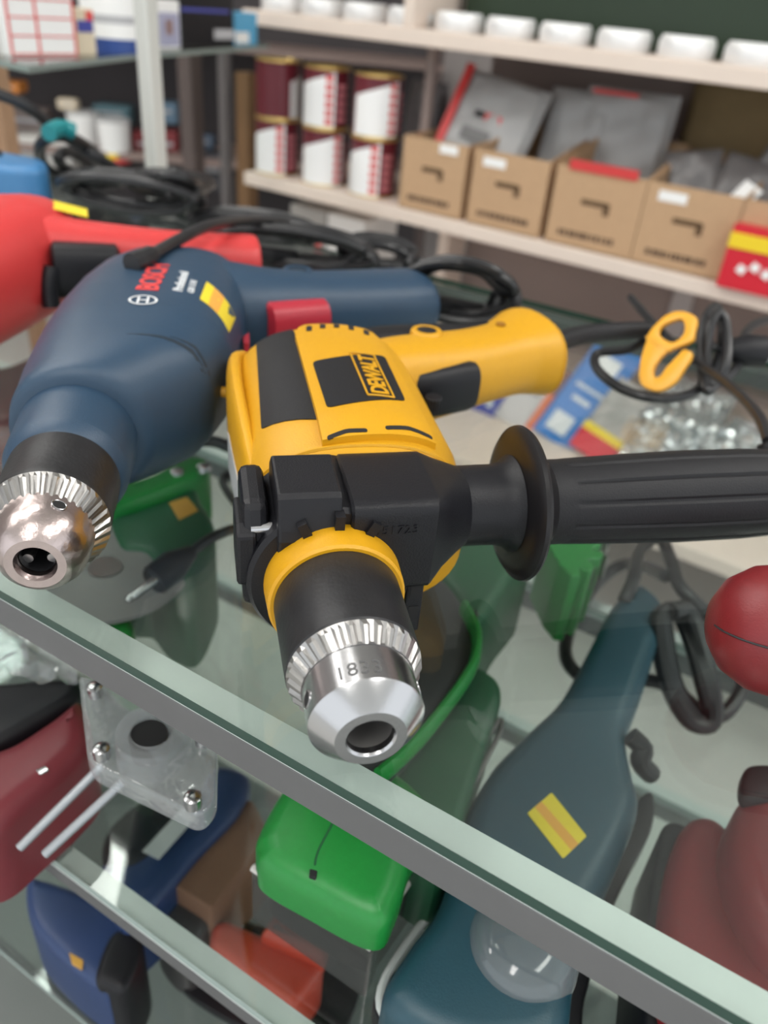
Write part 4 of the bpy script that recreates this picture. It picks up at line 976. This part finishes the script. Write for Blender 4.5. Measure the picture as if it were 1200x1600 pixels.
for k, (px, py, w, h, rl_) in enumerate(((1020, 690, .14, .16, R(10)), (1085, 690, .13, .17, R(6)), (1150, 700, .14, .18, R(12)), (1060, 640, .16, .16, R(4)))):
    lowp('clear_bag', ['glinting bag of metal fittings right of the red header bag', 'glinting bag of metal fittings in the middle of the row', 'glinting bag of metal fittings furthest right under the handle end', 'glinting bag of metal fittings lying behind the others'][k], px, py, w, h, M_BOLT, rl_, R(34), None, 'bag', .03, yl=(-.2, -.21, -.22, -.03)[k])
    bag = [o for o in bpy.data.objects if o.name.startswith('clear_bag') and o.parent is None][-1]
    fb_ = MB(); rnd = random.Random(k); rot = Matrix.Rotation(-R(34), 4, 'X') @ Matrix.Rotation(rl_, 4, 'Y') @ Matrix.Rotation(PI / 2, 4, 'X')
    for _ in range(110):
        c = rot @ Vector((rnd.uniform(-.44, .44) * w, rnd.uniform(.06, .9) * h, .016 + rnd.uniform(-.003, .004)))
        ax = Vector((rnd.uniform(-1, 1), rnd.uniform(-1, .2), rnd.uniform(-.5, 1))).normalized(); r_ = rnd.uniform(.004, .0075)
        fb_.lathe([(0, r_), (r_ * rnd.uniform(.8, 2.4), r_ * rnd.uniform(.5, 1))], c, ax, 6)
    fo = fb_.build('fittings', mat('zinc_fittings', (.80, .82, .82), .22, .85), bag, smooth=False); fo['kind'] = 'stuff'
for k, (px, m, lab) in enumerate(((540, M_WHITE, 'white carton under the middle shelf below the paint cans'), (480, mat('pale_grey_card', (.45, .44, .42), .6), 'pale grey carton under the middle shelf at its left end'))):
    x = rp(px, 350, .15).x; e = empty('carton', lab, 'carton', rl(x, .15, ST2), R(-3))
    MB().box((0, .08, .13), (.12, .16, .26)).build('box_body', m, e, smooth=False, bevel=.002)
    MB().box((.04, -.0006, .16), (.02, .0012, .10)).build('red_print', M_PRINTR, e, smooth=False)

# ------------------------------------------------------------------ shelving behind, left
LC = empty('display_cabinet', 'glass shelved cabinet with pale grey metal post at the back left', 'cabinet', (-.80, .80, FZ))
PO = LC.location.copy()
p = at(244, 255, .02)
MB().box((p.x - PO.x, p.y - PO.y, .85), (.021, .021, 1.7)).build('post', mat('pale_post', (.62, .62, .58), .4, .3), LC, smooth=False, bevel=.002)
PX, PY = p.x, p.y
ZG = .115
def gpoly(pts, z, th, name):
    P = [at(x, y, z) - PO for x, y in pts]; n = len(P); zz = z - PO.z
    b = MB(); b.rings([[(q.x, q.y, zz - th) for q in P], [(q.x, q.y, zz) for q in P]], True, True); b.mi = [1] * n + [0, 0]
    return b.build(name, [M_GLASS, mat('grey_green_edge', (.22, .27, .25), .3)], LC, smooth=False)
gpoly([(45, 103), (215, 84), (420, 70), (352, 42), (60, 48), (-200, 52), (-150, 62)], ZG, .008, 'glass_shelf')
for q in ((349, 46), (-160, 64)):
    a = at(*q, ZG) - PO
    MB().box((a.x, a.y, .80), (.028, .028, 1.6)).build('post', mat('dim_grey', (.16, .145, .145), .6), LC, smooth=False, bevel=.002)
# back grey post and brown panel further away
def post(px, py, D, w, z0, z1, name, lab, m, cat='post'):
    d = (px - 600) / FPX * RGT - (py - 800) / FPX * UPV + FWD; P = CAM + d * D
    b = MB().box((0, 0, (z1 - z0) / 2), (w, w, z1 - z0)); o = b.build(name, m, smooth=False, bevel=.002); o.location = (P.x, P.y, z0)
    return tag(o, lab, cat)
post(386, 200, 2.3, .045, FZ, .02, 'wood_panel', 'brown wooden board leaning beside the grey upright', mat('brown_wood', (.22, .12, .055), .7, var=.2, scale=30), 'board')
post(300, 180, 2.2, .045, FZ, .3, 'rack_post', 'dark brown upright right of the pale cabinet post', mat('dark_brown', (.10, .075, .07), .7))
post(8, 200, 1.5, .03, FZ, .12, 'wood_panel', 'tan wooden board at the left edge', mat('tan_wood', (.42, .25, .15), .7, var=.15), 'board')
# items on the glass shelf
def shelfbox(px0, px1, py, z, dpt, h, name, lab, cat, m, ex=None):
    a, c = at(px0, py, z), at(px1, py, z); d = (c - a); w = d.length; ang = math.atan2(d.y, d.x)
    e = empty(name, lab, cat, (a + c) / 2, ang)
    MB().box((0, dpt / 2, h / 2), (w, dpt, h)).build('box_body', m, e, smooth=False, bevel=.0015)
    for (nm, x0, y0, x1, y1, mm) in (ex or []): MB().box(((x0 + x1) / 2 * w, -.0005, (y0 + y1) / 2 * h), ((x1 - x0) * w, .001, (y1 - y0) * h)).build(nm, mm, e, smooth=False)
    return e
lines = [('red_line', -.46, y, .5, y + .022, M_PRINTR) for y in (.02, .28, .54, .80)] + [('red_line', x, .02, x + .03, .80, M_PRINTR) for x in (-.47, -.08, .47)]
shelfbox(15, 122, 88, ZG, .05, .085, 'carton', 'white carton with red ruled grid on the glass shelf', 'carton', M_WHITE, lines)
shelfbox(-90, 14, 86, ZG, .05, .085, 'carton', 'plain pale carton at the far left of the glass shelf', 'carton', mat('pale_card2', (.62, .61, .58), .6))
shelfbox(122, 152, 86, ZG, .03, .06, 'carton', 'slim cream carton between the white carton and the blue based tin', 'carton', mat('cream_card', (.70, .60, .45), .6), [('blue_print', -.4, .5, .4, .75, M_NB), ('red_print', .1, .75, .45, .95, M_PRINTR)])
e = empty('tin', 'white tin with dark blue base on the glass shelf', 'tin', at(180, 80, ZG))
rr_ = (at(152, 82, ZG) - at(208, 80, ZG)).length / 2
MB().lathe([(0, rr_), (.115, rr_), (.118, rr_ * .9)], (0, 0, 0), (0, 0, 1), 40).build('tin_body', M_WHITE, e)
MB().lathe([(.0, rr_ + .0006), (.020, rr_ + .0006)], (0, 0, 0), (0, 0, 1), 40, cap0=False, cap1=False).build('blue_band', mat('navy_print', (.02, .06, .25), .4), e)
MB().lathe([(.040, rr_ * .2), (.041, rr_ + .0005), (.052, rr_ + .0005)], (0, 0, 0), (0, 0, 1), 40, cap0=False, cap1=False).build('grey_print', mat('grey_print2', (.45, .45, .47), .5), e)
shelfbox(201, 216, 82, ZG, .03, .068, 'carton', 'thin orange red carton right against the pale post', 'carton', mat('coral_card', (.70, .16, .10), .5))
shelfbox(244, 283, 76, ZG, .03, .075, 'carton', 'white and lilac carton just right of the pale post', 'carton', M_WHITE, [('lilac_print', -.4, .05, .45, .75, mat('lilac_print', (.38, .38, .52), .5)), ('orange_print', -.1, .3, .2, .6, mat('dull_orange', (.5, .3, .25), .5))])
shelfbox(285, 366, 72, ZG, .06, .10, 'tool_case', 'black case with blue stripe on the glass shelf', 'case', M_BLK, [('blue_stripe', -.5, .58, .4, .64, M_NB), ('white_print', .1, .12, .5, .3, mat('grey_print2', (.45, .45, .47), .5))])
shelfbox(368, 402, 70, ZG, .04, .06, 'carton', 'light blue and white carton at the end of the glass shelf', 'carton', mat('azure_card2', (.10, .38, .62), .5), [('white_print', -.5, .05, .1, .4, M_WHITE)])
# rear store shelves and their goods, far left
BS = empty('store_shelf', 'dim brown store shelf behind the pale cabinet post', 'shelving', (-2.35, 2.2, FZ), R(33))
MB().box((0, .2, .62), (2.2, .4, .02)).build('shelf_board', mat('dim_board', (.26, .19, .17), .7, var=.15), BS, smooth=False)
MB().box((0, .2, .99), (2.2, .4, .018)).build('shelf_board', mat('dim_board', (.26, .19, .17), .7), BS, smooth=False)
MB().box((0, .41, .75), (2.2, .02, 1.5)).build('back_panel', mat('dark_back', (.07, .062, .065), .8, var=.3, scale=10), BS, smooth=False)
for x in (-1.08, -.45, .2, 1.08): MB().box((x, .02, .75), (.035, .035, 1.5)).build('upright', mat('dark_brown', (.10, .075, .07), .7), BS, smooth=False)
bpy.context.view_layer.update()
SW = BS.matrix_world.copy(); SI = SW.inverted()
def sp(px, py, yl):
    d = (px - 600) / FPX * RGT - (py - 800) / FPX * UPV + FWD; o = SI @ CAM; dl = SI.to_3x3() @ d; return o + dl * ((yl - o.y) / dl.y)
def bucket(px, py0, py1, wpx, yl, lab, band=None):
    lo, hi = sp(px, py1, yl), sp(px, py0, yl); r = abs(sp(px + wpx / 2, py1, yl).x - lo.x) * .95; h = hi.z - lo.z
    e = empty('bucket', lab, 'bucket', SW @ lo, R(33))
    MB().lathe([(0, r * .9), (h * .92, r), (h, r * 1.03)], (0, 0, 0), (0, 0, 1), 36).build('bucket_body', M_WHITE, e)
    MB().lathe([(h, r * 1.05), (h + .008, r * 1.03), (h + .008, r * .8)], (0, 0, 0), (0, 0, 1), 36).build('lid', mat('grey_lid', (.55, .55, .55), .5), e)
    if band:
        MB().lathe([(.0, r * .905), (h * .12, r * .92)], (0, 0, 0), (0, 0, 1), 36, cap0=False, cap1=False).build('red_band', M_PRINTR, e)
        MB().lathe([(h * .12, r * .92), (h * .25, r * .94)], (0, 0, 0), (0, 0, 1), 36, cap0=False, cap1=False).build('yellow_band', mat('bright_yellow_card', (.85, .62, .02), .45), e)
    return e
bucket(182, 190, 252, 52, .05, 'white bucket with yellow and red base behind the cables', True)
bucket(135, 178, 235, 50, .12, 'plain white bucket left of the yellow banded bucket')
def goods(px, py0, py1, wpx, yl, dpt, name, lab, cat, m, r=.006):
    lo, hi = sp(px, py1, yl), sp(px, py0, yl); w = abs(sp(px + wpx / 2, py1, yl).x - sp(px - wpx / 2, py1, yl).x); h = hi.z - lo.z
    e = empty(name, lab, cat, SW @ lo, R(33))
    MB().box((0, dpt / 2, h / 2), (w, dpt, h)).build('body', m, e, smooth=False, bevel=r)
    MB().box((0, -.001, h * .6), (w * .6, .003, h * .12)).build('print', mat('grey_print2', (.45, .45, .47), .5), e, smooth=False)
    return e
goods(175, 165, 195, 60, .16, .1, 'bag', 'teal and blue bag above the white buckets', 'bag', mat('teal_bag', (.08, .16, .19), .6, var=.4, scale=30), .012)
goods(232, 208, 252, 50, .1, .08, 'carton', 'dark red carton beside the pale post', 'carton', mat('dark_red_card', (.22, .03, .035), .6))
goods(262, 205, 255, 34, .12, .08, 'carton', 'dull red carton right of the pale post', 'carton', mat('dark_red_card', (.22, .03, .035), .6))
goods(258, 160, 195, 40, .15, .08, 'bag', 'pale blue bag right of the pale post', 'bag', mat('blue_bag', (.12, .20, .28), .6, var=.3, scale=30), .012)
goods(315, 212, 235, 36, .1, .08, 'bag', 'slate blue bag low beside the grey upright', 'bag', mat('slate_bag', (.10, .14, .20), .6, var=.3, scale=30), .012)
goods(325, 240, 300, 60, .06, .1, 'tool_case', 'dark grey case low behind the cables', 'case', mat('slate_case', (.06, .06, .07), .6, var=.3, scale=30), .01)
goods(10, 128, 146, 40, .05, .1, 'carton', 'orange carton under the glass shelf at the left edge', 'carton', mat('orange_carton', (.55, .20, .04), .6))
goods(70, 215, 270, 90, .04, .1, 'carton', 'pale carton seen through the arching cable', 'carton', mat('pale_card2', (.62, .61, .58), .6))
goods(45, 170, 215, 60, .14, .1, 'carton', 'taupe carton under the glass shelf at the far left', 'carton', mat('taupe_card', (.22, .18, .17), .7, var=.3, scale=25))
goods(105, 155, 172, 30, .1, .05, 'carton', 'small white and yellow carton above the buckets', 'carton', mat('cream_card', (.70, .60, .45), .6))
